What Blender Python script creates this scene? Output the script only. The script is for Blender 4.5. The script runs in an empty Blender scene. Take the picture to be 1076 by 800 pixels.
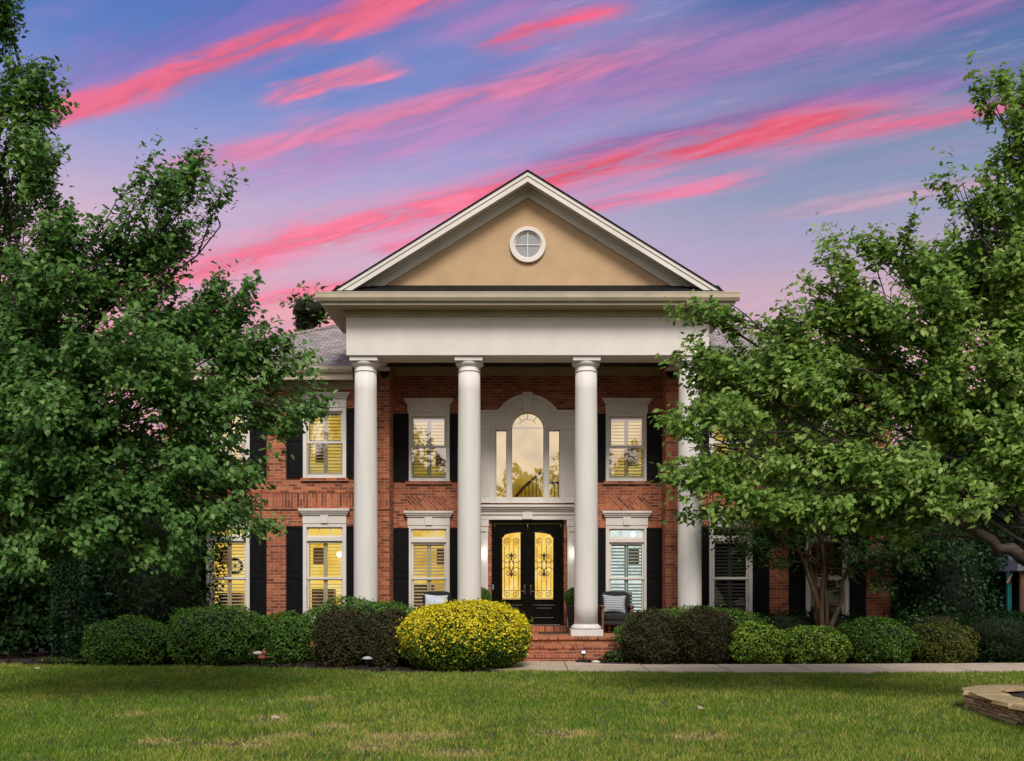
import bpy, math, random
import numpy as np
from mathutils import Vector
R = math.radians
random.seed(7)
RNG = np.random.default_rng(11)
scene = bpy.context.scene
COL = scene.collection

# ------------------------------------------------------------------ camera
F, CX0, HZ, EYE = 1000.0, 554.5, 613.0, 1.65          # focal length, axis and horizon measured in the photo, eye height
cam_data = bpy.data.cameras.new('camera')
cam_data.sensor_fit = 'HORIZONTAL'
cam_data.sensor_width = 36
cam_data.lens = 36*F/1076
cam_data.shift_x = (538-CX0)/1076
cam_data.shift_y = (HZ-400)/1076
cam_data.clip_end = 3000
cam = bpy.data.objects.new('camera', cam_data)
cam.location = (0, 0, EYE)
cam.rotation_euler = (R(90), 0, 0)
COL.objects.link(cam)
scene.camera = cam

# ------------------------------------------------------------------ exposure, sun, sky
EXPO = 1.08
vs = scene.view_settings
vs.view_transform = 'Standard'
vs.look = 'None'
vs.exposure = EXPO
vs.gamma = 1
vs.use_curve_mapping = False
SUN_EL, SUN_AZ = 46, 8          # behind the camera, slightly right
sd = bpy.data.lights.new('sun', 'SUN')
sd.energy = 1.5
sd.angle = R(20)
sd.color = (1.0, 0.93, 0.84)
sun = bpy.data.objects.new('sun', sd)
sun.rotation_euler = (R(90-SUN_EL), 0, R(SUN_AZ))
COL.objects.link(sun)

world = bpy.data.worlds.new('World')
scene.world = world
world.use_nodes = True


class NG:
    """small helper to write node maths"""
    def __init__(s, tree): s.t = tree; s.n = tree.nodes; s.l = tree.links
    def new(s, ty, **k):
        n = s.n.new(ty)
        for a, b in k.items(): setattr(n, a, b)
        return n
    def put(s, sock, v):
        if hasattr(v, 'is_output'): s.l.new(v, sock)
        else: sock.default_value = v
    def m(s, op, a, b=None, c=None, clamp=False):
        n = s.new('ShaderNodeMath', operation=op); n.use_clamp = clamp
        s.put(n.inputs[0], a)
        if b is not None: s.put(n.inputs[1], b)
        if c is not None: s.put(n.inputs[2], c)
        return n.outputs[0]
    def mix(s, f, a, b, mode='MIX'):
        n = s.new('ShaderNodeMix', data_type='RGBA', blend_type=mode)
        s.put(n.inputs[0], f)
        for sock, v in ((n.inputs[6], a), (n.inputs[7], b)):
            if isinstance(v, tuple) and len(v) == 3: v = v+(1,)
            s.put(sock, v)
        return n.outputs[2]
    def ramp(s, f, stops, interp='LINEAR'):
        n = s.new('ShaderNodeValToRGB'); e = n.color_ramp.elements
        n.color_ramp.interpolation = interp
        while len(e) < len(stops): e.new(0.5)
        for el, (p, c) in zip(e, stops): el.position = p; el.color = tuple(c)+(1,) if len(c) == 3 else c
        s.put(n.inputs[0], f); return n.outputs[0]
    def comb(s, x, y, z=0.0):
        n = s.new('ShaderNodeCombineXYZ')
        for i, v in enumerate((x, y, z)): s.put(n.inputs[i], v)
        return n.outputs[0]
    def sep(s, v):
        n = s.new('ShaderNodeSeparateXYZ'); s.put(n.inputs[0], v); return n.outputs
    def noise(s, v, scale, detail=4, rough=0.5, dist=0.0):
        n = s.new('ShaderNodeTexNoise'); s.put(n.inputs['Vector'], v)
        n.inputs['Scale'].default_value = scale; n.inputs['Detail'].default_value = detail
        n.inputs['Roughness'].default_value = rough; n.inputs['Distortion'].default_value = dist
        return n.outputs[0]
    def sstep(s, v, a, b, o0=0.0, o1=1.0):
        n = s.new('ShaderNodeMapRange', interpolation_type='SMOOTHSTEP')
        s.put(n.inputs[0], v)
        for i, q in enumerate((a, b, o0, o1)): n.inputs[1+i].default_value = q
        return n.outputs[0]


def lin(r, g, b):
    f = lambda c: (c/255/12.92) if c/255 <= .04045 else ((c/255+.055)/1.055)**2.4
    return (f(r), f(g), f(b))


def build_sky():
    g = NG(world.node_tree); g.n.clear()
    out = g.new('ShaderNodeOutputWorld'); bg = g.new('ShaderNodeBackground')
    d = g.new('ShaderNodeTexCoord').outputs['Generated']
    x, y, z = g.sep(d)
    zc = g.m('MAXIMUM', z, 0.06)
    u = g.m('DIVIDE', x, zc); v = g.m('DIVIDE', y, zc)
    a = g.m('SUBTRACT', g.m('MULTIPLY', u, .894), g.m('MULTIPLY', v, .447))     # along the cloud streaks
    c = g.m('ADD', g.m('MULTIPLY', u, .447), g.m('MULTIPLY', v, .894))          # across them
    w1 = g.noise(g.comb(g.m('MULTIPLY', a, 1.6), g.m('MULTIPLY', c, 5.0)), 1.3, 5, .55)
    w2 = g.noise(g.comb(g.m('MULTIPLY', a, 4.0), g.m('MULTIPLY', c, 16.0), 3.3), 1.4, 6, .62, .4)
    w3 = g.noise(g.comb(g.m('MULTIPLY', a, .9), g.m('MULTIPLY', c, 2.2), 7.7), 1.5, 3, .5)
    cw = g.m('ADD', c, g.m('MULTIPLY', g.m('SUBTRACT', w1, .5), .10))
    cw = g.m('ADD', cw, g.m('MULTIPLY', g.m('SUBTRACT', w2, .5), .10))
    w4 = g.noise(g.comb(g.m('MULTIPLY', a, 7.0), g.m('MULTIPLY', c, 34.0), 9.1), 1.5, 8, .68, .7)
    w5 = g.noise(g.comb(g.m('MULTIPLY', a, 2.4), g.m('MULTIPLY', g.m('ADD', c, g.m('MULTIPLY', a, .10)), 10.0), 5.9), 1.5, 7, .56, .8)
    tex = g.m('ADD', g.m('MULTIPLY', w5, .84), g.m('MULTIPLY', w4, .16))
    # clear sky by elevation, greyer and bluer to the right
    left = g.ramp(z, [(0.0, lin(238, 150, 146)), (.25, lin(236, 160, 168)), (.33, lin(214, 182, 198)),
                      (.40, lin(150, 156, 206)), (.465, lin(92, 126, 194)), (.56, lin(60, 98, 174)), (1.0, lin(52, 86, 160))])
    right = g.ramp(z, [(0.0, lin(232, 164, 160)), (.22, lin(228, 172, 176)), (.28, lin(204, 170, 182)), (.34, lin(154, 156, 183)),
                       (.40, lin(114, 140, 172)), (.475, lin(66, 106, 160)), (.56, lin(46, 88, 152)), (1.0, lin(46, 80, 150))])
    base = g.mix(g.sstep(x, -.12, .30), left, right)
    # lavender veil in the middle of the sky
    veil = g.m('MULTIPLY', g.m('MULTIPLY', g.sstep(w3, .34, .66), g.sstep(c, 1.2, 1.6)), g.sstep(x, .45, .1))
    base = g.mix(g.m('MULTIPLY', veil, .45), base, lin(176, 160, 206))
    base = g.mix(g.m('MULTIPLY', g.m('MULTIPLY', g.sstep(w1, .52, .78), g.sstep(c, 2.9, 2.3)), .22), base, lin(206, 134, 186))

    def band(c0, k, ac, wd, a0, a1, soft, col, amt, base, t=tex, skew=1.0):
        off = g.m('SUBTRACT', cw, c0)
        off = g.m('SUBTRACT', off, g.m('MULTIPLY', g.m('POWER', g.m('ABSOLUTE', g.m('SUBTRACT', a, ac)), 2.0), k))
        q = g.m('DIVIDE', off, wd)
        e = g.m('POWER', 2.718, g.m('MULTIPLY', g.m('MULTIPLY', q, q), -1.0))
        win = g.m('MULTIPLY', g.sstep(a, a0-soft, a0+soft), g.sstep(a, a1+soft, a1-soft))
        f = g.m('MULTIPLY', e, win)
        f = g.m('MULTIPLY', f, g.sstep(t, .30, .58, .40, 1.35))
        f = g.m('MULTIPLY', g.m('POWER', g.m('MINIMUM', f, 1.0), 1.15), min(1.0, amt*.86))
        shade = g.mix(g.sstep(w5, .34, .62), tuple(q*.84 for q in col), tuple(min(1, q*1.08+.015) for q in col))
        return g.mix(f, base, shade)
    RED, PNK, MAG, VIO = lin(238, 96, 120), lin(230, 122, 156), lin(196, 112, 172), lin(104, 96, 166)
    base = band(1.79, -.02, -.8, .10, -1.7, .25, .4, MAG, .55, base)
    base = band(1.70, -.05, -.9, .05, -1.75, -.62, .22, PNK, .85, base)
    base = band(1.30, 0, 0, .09, -1.9, -.85, .2, lin(140,100,178), .55, base)
    base = band(1.365, 0, 0, .038, -1.85, -.80, .14, RED, 1.0, base)
    base = band(1.525, .25, -1.2, .030, -1.36, -1.06, .06, PNK, 1.15, base)
    base = band(1.56, 0, 0, .026, -.86, -.60, .07, lin(236,96,130), 1.2, base)
    base = band(1.47, 0, 0, .04, -.95, -.45, .16, MAG, .5, base)
    base = band(2.045, .05, -.75, .045, -1.0, .0, .2, VIO, 1.0, base)
    base = band(2.15, .05, -.75, .15, -2.9, -.1, .35, lin(226, 128, 170), .50, base)
    base = band(2.125, .06, -.75, .058, -1.25, -.26, .16, lin(226,84,108), 1.2, base)
    base = band(2.14, .045, -.75, .075, -2.9, -1.15, .25, lin(248, 112, 140), 1.1, base)
    base = band(2.34, .02, -.75, .042, -1.7, -.58, .12, PNK, 1.1, base)
    base = band(2.55, .03, -1.2, .07, -3.2, -1.75, .25, lin(244, 120, 148), 1.1, base)
    base = band(3.0, .05, -1.2, .16, -4.2, -1.6, .4, lin(246, 138, 150), .9, base)
    base = band(2.20, .05, -.75, .035, -.32, .22, .12, lin(226, 104, 140), .95, base)
    base = band(2.62, .0, -.4, .05, -.55, .1, .2, lin(206, 158, 176), .8, base)
    # thin grey lavender and pink wisps between the big streaks
    wisp = g.m('MULTIPLY', g.sstep(g.m('ADD', g.m('MULTIPLY', w5, .7), g.m('MULTIPLY', w4, .3)), .52, .68), g.sstep(c, 1.55, 2.1))
    base = g.mix(g.m('MULTIPLY', wisp, .38), base, g.mix(g.sstep(x, -.1, .25), lin(226, 142, 176), lin(150, 150, 186)))
    wisp2 = g.m('MULTIPLY', g.sstep(g.m('ADD', g.m('MULTIPLY', w2, .6), g.m('MULTIPLY', w4, .4)), .52, .66), g.sstep(w3, .4, .6))
    base = g.mix(g.m('MULTIPLY', wisp2, .15), base, lin(206, 180, 212))
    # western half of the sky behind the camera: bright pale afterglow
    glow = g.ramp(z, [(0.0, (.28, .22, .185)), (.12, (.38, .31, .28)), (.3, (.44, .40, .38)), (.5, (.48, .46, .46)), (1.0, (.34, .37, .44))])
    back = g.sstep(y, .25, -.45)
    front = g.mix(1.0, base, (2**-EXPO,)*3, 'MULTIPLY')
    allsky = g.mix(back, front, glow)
    allsky = g.mix(g.sstep(z, .0, -.06), allsky, (.035, .045, .03))
    sky = g.new('ShaderNodeTexSky', sky_type='NISHITA')
    sky.sun_disc = False; sky.sun_elevation = R(SUN_EL); sky.sun_rotation = R(180+SUN_AZ)
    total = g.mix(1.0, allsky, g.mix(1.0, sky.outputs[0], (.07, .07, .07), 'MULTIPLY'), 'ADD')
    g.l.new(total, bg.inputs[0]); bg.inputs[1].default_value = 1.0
    # the physical sky enters at a strength of a few hundredths, the dusk clouds on top of it
    total_n = total.node; total_n.inputs[0].default_value = .06
    g.l.new(bg.outputs[0], out.inputs[0])
build_sky()

# ------------------------------------------------------------------ helpers
def PX(px, Y): return (px-CX0)*Y/F
def PZ(py, Y): return EYE+(HZ-py)*Y/F


def tag(o, label=None, cat=None, group=None, kind=None):
    if label: o['label'] = label
    if cat: o['category'] = cat
    if group: o['group'] = group
    if kind: o['kind'] = kind
    return o


def empty(name, loc, label, cat, group=None, rz=0):
    o = bpy.data.objects.new(name, None)
    o.location = loc; o.rotation_euler = (0, 0, rz); o.empty_display_size = .2
    COL.objects.link(o)
    return tag(o, label, cat, group)


def offset(parent):
    v = Vector((0, 0, 0))
    while parent is not None:
        v += parent.location; parent = parent.parent
    return v


def link_mesh(name, me, mats, parent=None, loc=None, smooth=False, bevel=0):
    o = bpy.data.objects.new(name, me)
    for m in (mats if isinstance(mats, (list, tuple)) else [mats]): me.materials.append(m)
    if smooth: me.shade_smooth() if hasattr(me, 'shade_smooth') else [setattr(p, 'use_smooth', True) for p in me.polygons]
    if parent is not None: o.parent = parent
    if loc is not None: o.location = loc
    if bevel:
        b = o.modifiers.new('bevel', 'BEVEL'); b.width = bevel; b.segments = 2; b.limit_method = 'ANGLE'; b.angle_limit = R(40)
        b.harden_normals = False
    COL.objects.link(o)
    return o


class MB:
    def __init__(s): s.v = []; s.f = []; s.mi = []; s.cur = 0
    def add(s, vs, fs):
        b = len(s.v); s.v += [tuple(q) for q in vs]
        for f in fs: s.f.append([i+b for i in f]); s.mi.append(s.cur)
        return s
    def box(s, x0, x1, y0, y1, z0, z1):
        return s.add([(x0,y0,z0),(x1,y0,z0),(x1,y1,z0),(x0,y1,z0),(x0,y0,z1),(x1,y0,z1),(x1,y1,z1),(x0,y1,z1)],
                     [(0,3,2,1),(4,5,6,7),(0,1,5,4),(1,2,6,5),(2,3,7,6),(3,0,4,7)])
    def rot_box(s, c, size, ax, ang):
        """box centred at c, turned by ang about axis ax"""
        from mathutils import Matrix
        m = Matrix.Rotation(ang, 3, ax); h = Vector(size)/2
        vs = [Vector(c)+m @ Vector((h.x*a, h.y*b, h.z*d)) for d in (-1,1) for a, b in ((-1,-1),(1,-1),(1,1),(-1,1))]
        return s.add(vs, [(0,3,2,1),(4,5,6,7),(0,1,5,4),(1,2,6,5),(2,3,7,6),(3,0,4,7)])
    def poly_y(s, pts, y0, y1):
        """outline in x,z (anticlockwise seen from -y) extruded from y0 (front) to y1"""
        n = len(pts)
        vs = [(p[0], y0, p[1]) for p in pts]+[(p[0], y1, p[1]) for p in pts]
        fs = [tuple(range(n)), tuple(range(2*n-1, n-1, -1))]
        fs += [(i, i+n, (i+1) % n+n, (i+1) % n) for i in range(n)]
        return s.add(vs, fs)
    def poly_z(s, pts, z0, z1):
        n = len(pts)
        vs = [(p[0], p[1], z0) for p in pts]+[(p[0], p[1], z1) for p in pts]
        fs = [tuple(range(n-1, -1, -1)), tuple(range(n, 2*n))]
        fs += [(i, (i+1) % n, (i+1) % n+n, i+n) for i in range(n)]
        return s.add(vs, fs)
    def poly_x(s, pts, x0, x1):
        """outline in y,z extruded along x"""
        n = len(pts)
        vs = [(x0, p[0], p[1]) for p in pts]+[(x1, p[0], p[1]) for p in pts]
        fs = [tuple(range(n-1, -1, -1)), tuple(range(n, 2*n))]
        fs += [(i, (i+1) % n, (i+1) % n+n, i+n) for i in range(n)]
        return s.add(vs, fs)
    def ring(s, cx, cz, r0, r1, y0, y1, a0=0, a1=math.pi, n=28):
        closed = abs(a1-a0-2*math.pi) < 1e-6
        vs = []
        for i in range(n+1):
            a = a0+(a1-a0)*i/n; ca, sa = math.cos(a), math.sin(a)
            for r, y in ((r0,y0),(r1,y0),(r1,y1),(r0,y1)): vs.append((cx+r*ca, y, cz+r*sa))
        fs = []
        for i in range(n):
            b = 4*i
            for k in range(4): fs.append((b+k, b+(k+1) % 4, b+4+(k+1) % 4, b+4+k))
        if not closed: fs += [(3,2,1,0), (4*n, 4*n+1, 4*n+2, 4*n+3)]
        return s.add(vs, fs)
    def disc(s, cx, cz, r, y, n=32, a0=0, a1=2*math.pi):
        pts = [(cx+r*math.cos(a0+(a1-a0)*i/n), y, cz+r*math.sin(a0+(a1-a0)*i/n)) for i in range(n)]
        return s.add(pts, [tuple(range(n))])
    def lathe(s, prof, cx, cy, n=28):
        """profile (r, z) bottom to top"""
        vs = []
        for r, z in prof:
            for i in range(n):
                a = 2*math.pi*i/n; vs.append((cx+r*math.cos(a), cy+r*math.sin(a), z))
        fs = []
        for j in range(len(prof)-1):
            for i in range(n):
                fs.append((j*n+i, j*n+(i+1) % n, (j+1)*n+(i+1) % n, (j+1)*n+i))
        fs.append(tuple(range(n-1, -1, -1))); k = (len(prof)-1)*n
        fs.append(tuple(range(k, k+n)))
        return s.add(vs, fs)
    def tube(s, pts, rad, n=6, cap=True):
        pts = [Vector(p) for p in pts]
        if not isinstance(rad, (list, tuple)): rad = [rad]*len(pts)
        vs = []; ref = None
        for i, p in enumerate(pts):
            t = (pts[min(i+1, len(pts)-1)]-pts[max(i-1, 0)])
            if t.length < 1e-9: t = Vector((0,0,1))
            t.normalize()
            if ref is None: ref = Vector((1,0,0)) if abs(t.x) < .8 else Vector((0,1,0))
            e1 = (ref-t*ref.dot(t))
            if e1.length < 1e-6: e1 = t.orthogonal()
            e1.normalize(); ref = e1; e2 = t.cross(e1)
            for k in range(n):
                a = 2*math.pi*k/n; vs.append(p+(e1*math.cos(a)+e2*math.sin(a))*rad[i])
        fs = []
        for i in range(len(pts)-1):
            for k in range(n): fs.append((i*n+k, i*n+(k+1) % n, (i+1)*n+(k+1) % n, (i+1)*n+k))
        if cap: fs += [tuple(range(n-1, -1, -1)), tuple(range((len(pts)-1)*n, len(pts)*n))]
        return s.add(vs, fs)
    def blob(s, c, r, seg=14, rings=9, lump=0.0, seed=0, sq=1.0):
        """lumpy closed ball; r = (rx,ry,rz)"""
        rg = random.Random(seed); ph = [rg.uniform(0, 6.28) for _ in range(8)]
        prof = []; vs = []
        for j in range(rings+1):
            th = math.pi*j/rings
            for i in range(seg):
                a = 2*math.pi*i/seg
                d = Vector((math.sin(th)*math.cos(a), math.sin(th)*math.sin(a), -math.cos(th)))
                k = 1+lump*(math.sin(3*d.x*2+ph[0])*.5+math.sin(5*d.y+ph[1])*.4+math.sin(6*d.z+ph[2]+3*d.x)*.4)
                d = Vector([math.copysign(abs(q)**sq, q) for q in d])
                vs.append((c[0]+d.x*r[0]*k, c[1]+d.y*r[1]*k, c[2]+d.z*r[2]*k))
        fs = []
        for j in range(rings):
            for i in range(seg): fs.append((j*seg+i, j*seg+(i+1) % seg, (j+1)*seg+(i+1) % seg, (j+1)*seg+i))
        return s.add(vs, fs)
    def build(s, name, mats, parent=None, smooth=False, bevel=0, loc=None):
        off = offset(parent)
        if loc is not None: off = off+Vector(loc)
        me = bpy.data.meshes.new(name)
        me.from_pydata([(q[0]-off.x, q[1]-off.y, q[2]-off.z) for q in s.v], [], s.f)
        if any(s.mi): me.polygons.foreach_set('material_index', s.mi)
        me.update()
        return link_mesh(name, me, mats, parent, loc, smooth, bevel)


def np_mesh(name, polys, mats, parent=None, loc=None, mi=None, extra=None):
    """polys: list of arrays (N,k,3) of separate k-gons, fast; extra = MB whose faces are added"""
    off = np.array(offset(parent))+np.array(loc if loc is not None else (0,0,0))
    V = []; lt = []
    for p in polys:
        V.append(p.reshape(-1, 3)); lt.append(np.full(p.shape[0], p.shape[1], dtype=np.int32))
    V = np.concatenate(V); lt = np.concatenate(lt)
    li = np.arange(V.shape[0], dtype=np.int32)
    M = np.zeros(lt.shape[0], dtype=np.int32) if mi is None else np.concatenate(mi).astype(np.int32)
    if extra is not None and extra.f:
        b = V.shape[0]
        V = np.concatenate([V, np.array(extra.v, dtype=float)])
        li = np.concatenate([li, np.array([i+b for f in extra.f for i in f], dtype=np.int32)])
        lt = np.concatenate([lt, np.array([len(f) for f in extra.f], dtype=np.int32)])
        M = np.concatenate([M, np.array(extra.mi, dtype=np.int32)])
    V = V-off
    me = bpy.data.meshes.new(name)
    me.vertices.add(V.shape[0]); me.vertices.foreach_set('co', V.astype(np.float32).ravel())
    me.loops.add(li.shape[0]); me.loops.foreach_set('vertex_index', li)
    me.polygons.add(lt.shape[0])
    ls = np.concatenate([[0], np.cumsum(lt)[:-1]]).astype(np.int32)
    me.polygons.foreach_set('loop_start', ls)
    me.polygons.foreach_set('material_index', M)
    me.update(calc_edges=True)
    me.validate()
    return link_mesh(name, me, mats, parent, loc)


# ------------------------------------------------------------------ materials
def new_mat(name):
    m = bpy.data.materials.new(name); m.use_nodes = True
    g = NG(m.node_tree); b = g.n['Principled BSDF']
    return m, g, b


def bump(g, b, h, strength=.3, dist=.01):
    n = g.new('ShaderNodeBump'); n.inputs['Strength'].default_value = strength; n.inputs['Distance'].default_value = dist
    g.put(n.inputs['Height'], h); g.l.new(n.outputs[0], b.inputs['Normal'])


def paint(name, col, rough=.5, var=.08, scale=3.0, bmp=.05, spec=.5, streak=False):
    m, g, b = new_mat(name)
    o = g.new('ShaderNodeTexCoord').outputs['Object']
    if streak:
        x, y, z = g.sep(o)
        o2 = g.comb(g.m('MULTIPLY', x, 4.0), g.m('MULTIPLY', y, 4.0), g.m('MULTIPLY', z, .35))
    else: o2 = o
    n = g.noise(o2, scale, 6, .6)
    lo = tuple(c*(1-var*1.6) for c in col); hi = tuple(min(1, c*(1+var)) for c in col)
    g.l.new(g.mix(g.sstep(n, .3, .7), lo, hi), b.inputs['Base Color'])
    b.inputs['Roughness'].default_value = rough; b.inputs['Specular IOR Level'].default_value = spec
    bump(g, b, g.noise(o, 60, 3, .6), bmp, .004)
    return m


def brick_mat(name, rot=0.0, bw=.213, rh=.0705, vert=False, dark=1.0, flat=False):
    m, g, b = new_mat(name)
    o = g.new('ShaderNodeTexCoord').outputs['Object']
    x, y, z = g.sep(o)
    if flat: vec = g.comb(x, y)
    else:
        xx = g.m('ADD', x, y)
        vec = g.comb(z, xx) if vert else g.comb(xx, z)
    if rot:
        mp = g.new('ShaderNodeMapping'); mp.inputs['Rotation'].default_value = (0, 0, rot)
        g.l.new(vec, mp.inputs[0]); vec = mp.outputs[0]
    br = g.new('ShaderNodeTexBrick')
    br.offset = .5
    g.l.new(vec, br.inputs['Vector'])
    br.inputs['Color1'].default_value = (0,0,0,1); br.inputs['Color2'].default_value = (1,1,1,1); br.inputs['Mortar'].default_value = (.5,.5,.5,1)
    br.inputs['Scale'].default_value = 1; br.inputs['Mortar Size'].default_value = .0055; br.inputs['Mortar Smooth'].default_value = .15
    br.inputs['Brick Width'].default_value = bw; br.inputs['Row Height'].default_value = rh
    n1 = g.noise(o, 9, 5, .65); n2 = g.noise(o, .8, 4, .6); n3 = g.noise(o, 90, 3, .6)
    t = g.m('ADD', g.m('MULTIPLY', br.outputs[0], .72), g.m('MULTIPLY', g.m('SUBTRACT', n1, .36), .75))
    col = g.ramp(t, [(0.0, (.085*dark, .026*dark, .017*dark)), (.16, (.19*dark, .046*dark, .022*dark)), (.40, (.32*dark, .080*dark, .034*dark)),
                     (.64, (.41*dark, .115*dark, .046*dark)), (.85, (.47*dark, .165*dark, .072*dark)), (1.0, (.52*dark, .25*dark, .13*dark))])
    col = g.mix(1.0, col, g.ramp(n2, [(.3, (.82, .80, .78)), (.7, (1.08, 1.06, 1.04))]), 'MULTIPLY')
    mort = g.mix(n1, (.30*dark, .21*dark, .14*dark), (.45*dark, .34*dark, .24*dark))
    g.l.new(g.mix(br.outputs['Fac'], col, mort), b.inputs['Base Color'])
    b.inputs['Roughness'].default_value = .85
    h = g.m('ADD', g.m('MULTIPLY', g.m('SUBTRACT', 1.0, br.outputs['Fac']), .7), g.m('MULTIPLY', n3, .3))
    bump(g, b, h, .55, .008)
    return m


def shingle_mat(name, c0, c1):
    m, g, b = new_mat(name)
    o = g.new('ShaderNodeTexCoord').outputs['Object']
    x, y, z = g.sep(o)
    br = g.new('ShaderNodeTexBrick')
    ge = g.new('ShaderNodeNewGeometry')
    nx, ny, nz = g.sep(ge.outputs['Normal'])
    side = g.sstep(g.m('SUBTRACT', g.m('ABSOLUTE', nx), g.m('ABSOLUTE', ny)), -.01, .01)
    along = g.m('ADD', g.m('MULTIPLY', x, g.m('SUBTRACT', 1.0, side)), g.m('MULTIPLY', y, side))
    g.l.new(g.comb(along, g.m('MULTIPLY', z, 2.2)), br.inputs['Vector'])
    br.inputs['Color1'].default_value = (0,0,0,1); br.inputs['Color2'].default_value = (1,1,1,1)
    br.inputs['Scale'].default_value = 1; br.inputs['Mortar Size'].default_value = .008; br.inputs['Brick Width'].default_value = .22; br.inputs['Row Height'].default_value = .14
    n = g.noise(o, 7, 5, .7)
    t = g.m('ADD', g.m('MULTIPLY', br.outputs[0], .6), g.m('MULTIPLY', n, .4))
    col = g.mix(t, c0, c1)
    g.l.new(g.mix(br.outputs['Fac'], col, tuple(q*.35 for q in c0)), b.inputs['Base Color'])
    b.inputs['Roughness'].default_value = .9; b.inputs['Specular IOR Level'].default_value = .15
    bump(g, b, g.m('ADD', g.m('SUBTRACT', 1.0, br.outputs['Fac']), g.noise(o, 120, 2)), .5, .01)
    return m


def leaf_mat(name, cols, trans=.25, rough=.5, spec=.35, clump=.8):
    m, g, b = new_mat(name)
    ge = g.new('ShaderNodeNewGeometry')
    o = g.new('ShaderNodeTexCoord').outputs['Object']
    n = g.noise(o, clump, 3, .5)
    t = g.m('ADD', g.m('MULTIPLY', ge.outputs['Random Per Island'], .75), g.m('MULTIPLY', g.sstep(n, .3, .7), .25))
    k = len(cols)
    col = g.ramp(t, [(i/(k-1), c) for i, c in enumerate(cols)])
    g.l.new(col, b.inputs['Base Color'])
    b.inputs['Roughness'].default_value = rough; b.inputs['Specular IOR Level'].default_value = spec
    tr = g.new('ShaderNodeBsdfTranslucent')
    g.l.new(g.mix(1.0, col, (1.15, 1.2, .6), 'MULTIPLY'), tr.inputs[0])
    mx = g.new('ShaderNodeMixShader'); mx.inputs[0].default_value = trans
    g.l.new(b.outputs[0], mx.inputs[1]); g.l.new(tr.outputs[0], mx.inputs[2])
    g.l.new(mx.outputs[0], g.n['Material Output'].inputs[0])
    return m


def emit_mat(name, stops, strength, scale=2.0, stretch=(1,1,1)):
    m, g, b = new_mat(name)
    o = g.new('ShaderNodeTexCoord').outputs['Object']
    mp = g.new('ShaderNodeMapping'); mp.inputs['Scale'].default_value = stretch
    g.l.new(o, mp.inputs[0])
    n = g.noise(mp.outputs[0], scale, 4, .55)
    e = g.new('ShaderNodeEmission'); g.l.new(g.ramp(n, stops), e.inputs[0]); e.inputs[1].default_value = strength
    g.l.new(e.outputs[0], g.n['Material Output'].inputs[0])
    return m


def glass_mat(name, fac, tint=(1,1,1), rough=.015):
    m, g, b = new_mat(name)
    g.n.remove(b)
    tr = g.new('ShaderNodeBsdfTransparent'); tr.inputs[0].default_value = tint+(1,)
    gl = g.new('ShaderNodeBsdfGlossy'); gl.inputs['Roughness'].default_value = rough
    gl.inputs[0].default_value = (1,1,1,1)
    o = g.new('ShaderNodeTexCoord').outputs['Object']
    bm = g.new('ShaderNodeBump'); bm.inputs['Strength'].default_value = .06; bm.inputs['Distance'].default_value = .02
    g.l.new(g.noise(o, 2.2, 2, .4), bm.inputs['Height']); g.l.new(bm.outputs[0], gl.inputs['Normal'])
    mx = g.new('ShaderNodeMixShader'); mx.inputs[0].default_value = fac
    g.l.new(tr.outputs[0], mx.inputs[1]); g.l.new(gl.outputs[0], mx.inputs[2])
    g.l.new(mx.outputs[0], g.n['Material Output'].inputs[0])
    return m


def mottled(name, stops, scale=3, rough=.9, bscale=40, bstr=.5, bdist=.02, detail=8, scale2=None, stops2=None):
    m, g, b = new_mat(name)
    o = g.new('ShaderNodeTexCoord').outputs['Object']
    col = g.ramp(g.noise(o, scale, detail, .65), stops)
    if scale2: col = g.mix(1.0, col, g.ramp(g.noise(o, scale2, 4, .6), stops2), 'MULTIPLY')
    g.l.new(col, b.inputs['Base Color']); b.inputs['Roughness'].default_value = rough
    bump(g, b, g.noise(o, bscale, 5, .7), bstr, bdist)
    return m


M = {}
M['white'] = paint('white_trim_paint', (.67, .63, .585), .5, .05, 1.3, bmp=.15)
M['column'] = paint('white_column_paint', (.67, .645, .615), .6, .035, 2.4, bmp=.12, spec=.25, streak=True)
M['cream'] = paint('cream_trim_paint', (.50, .43, .32), .5, .07, 2.0)
M['soffit'] = paint('tan_soffit_paint', (.36, .29, .18), .6, .06, 2.0)
M['stucco'] = paint('tan_stucco', (.52, .36, .215), .9, .06, 1.4, bmp=.7, spec=.1)
M['brick'] = brick_mat('red_brick')
M['soldier'] = brick_mat('red_brick_soldier_course', vert=True, bw=.40, rh=.0705)
M['diag'] = brick_mat('red_brick_diagonal', rot=R(45))
M['paver'] = brick_mat('red_brick_paver', flat=True, bw=.213, rh=.105)
M['roof'] = shingle_mat('grey_shingle', (.17, .145, .145), (.42, .36, .34))
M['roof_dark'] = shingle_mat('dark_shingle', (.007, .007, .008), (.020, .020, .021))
M['shutter'] = paint('black_shutter_paint', (.006, .006, .007), .5, .1, 3, spec=.12)
M['door'] = paint('black_door_paint', (.005, .0045, .004), .2, .1, 3, bmp=.02, spec=.25)
M['iron'] = paint('black_iron', (.012, .011, .010), .5, .1, 20)
M['slat_shaded'] = paint('shaded_louvre_paint', (.05, .047, .040), .5, .05, 3, spec=.2)  # tree shade over the right lower windows, put into the louvre colour
M['slat_grey'] = paint('grey_green_louvre_paint', (.20, .24, .22), .5, .05, 3)
M['slat'] = paint('cream_louvre_paint', (.42, .37, .26), .5, .03, 3)
M['pane'] = glass_mat('window_glass', .11)
M['pane_up'] = glass_mat('upper_window_glass', .52)
M['pane_wing'] = glass_mat('wing_upper_glass', .38)
M['pane_round'] = glass_mat('round_window_glass', .30)
ES = 2**-EXPO
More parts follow.
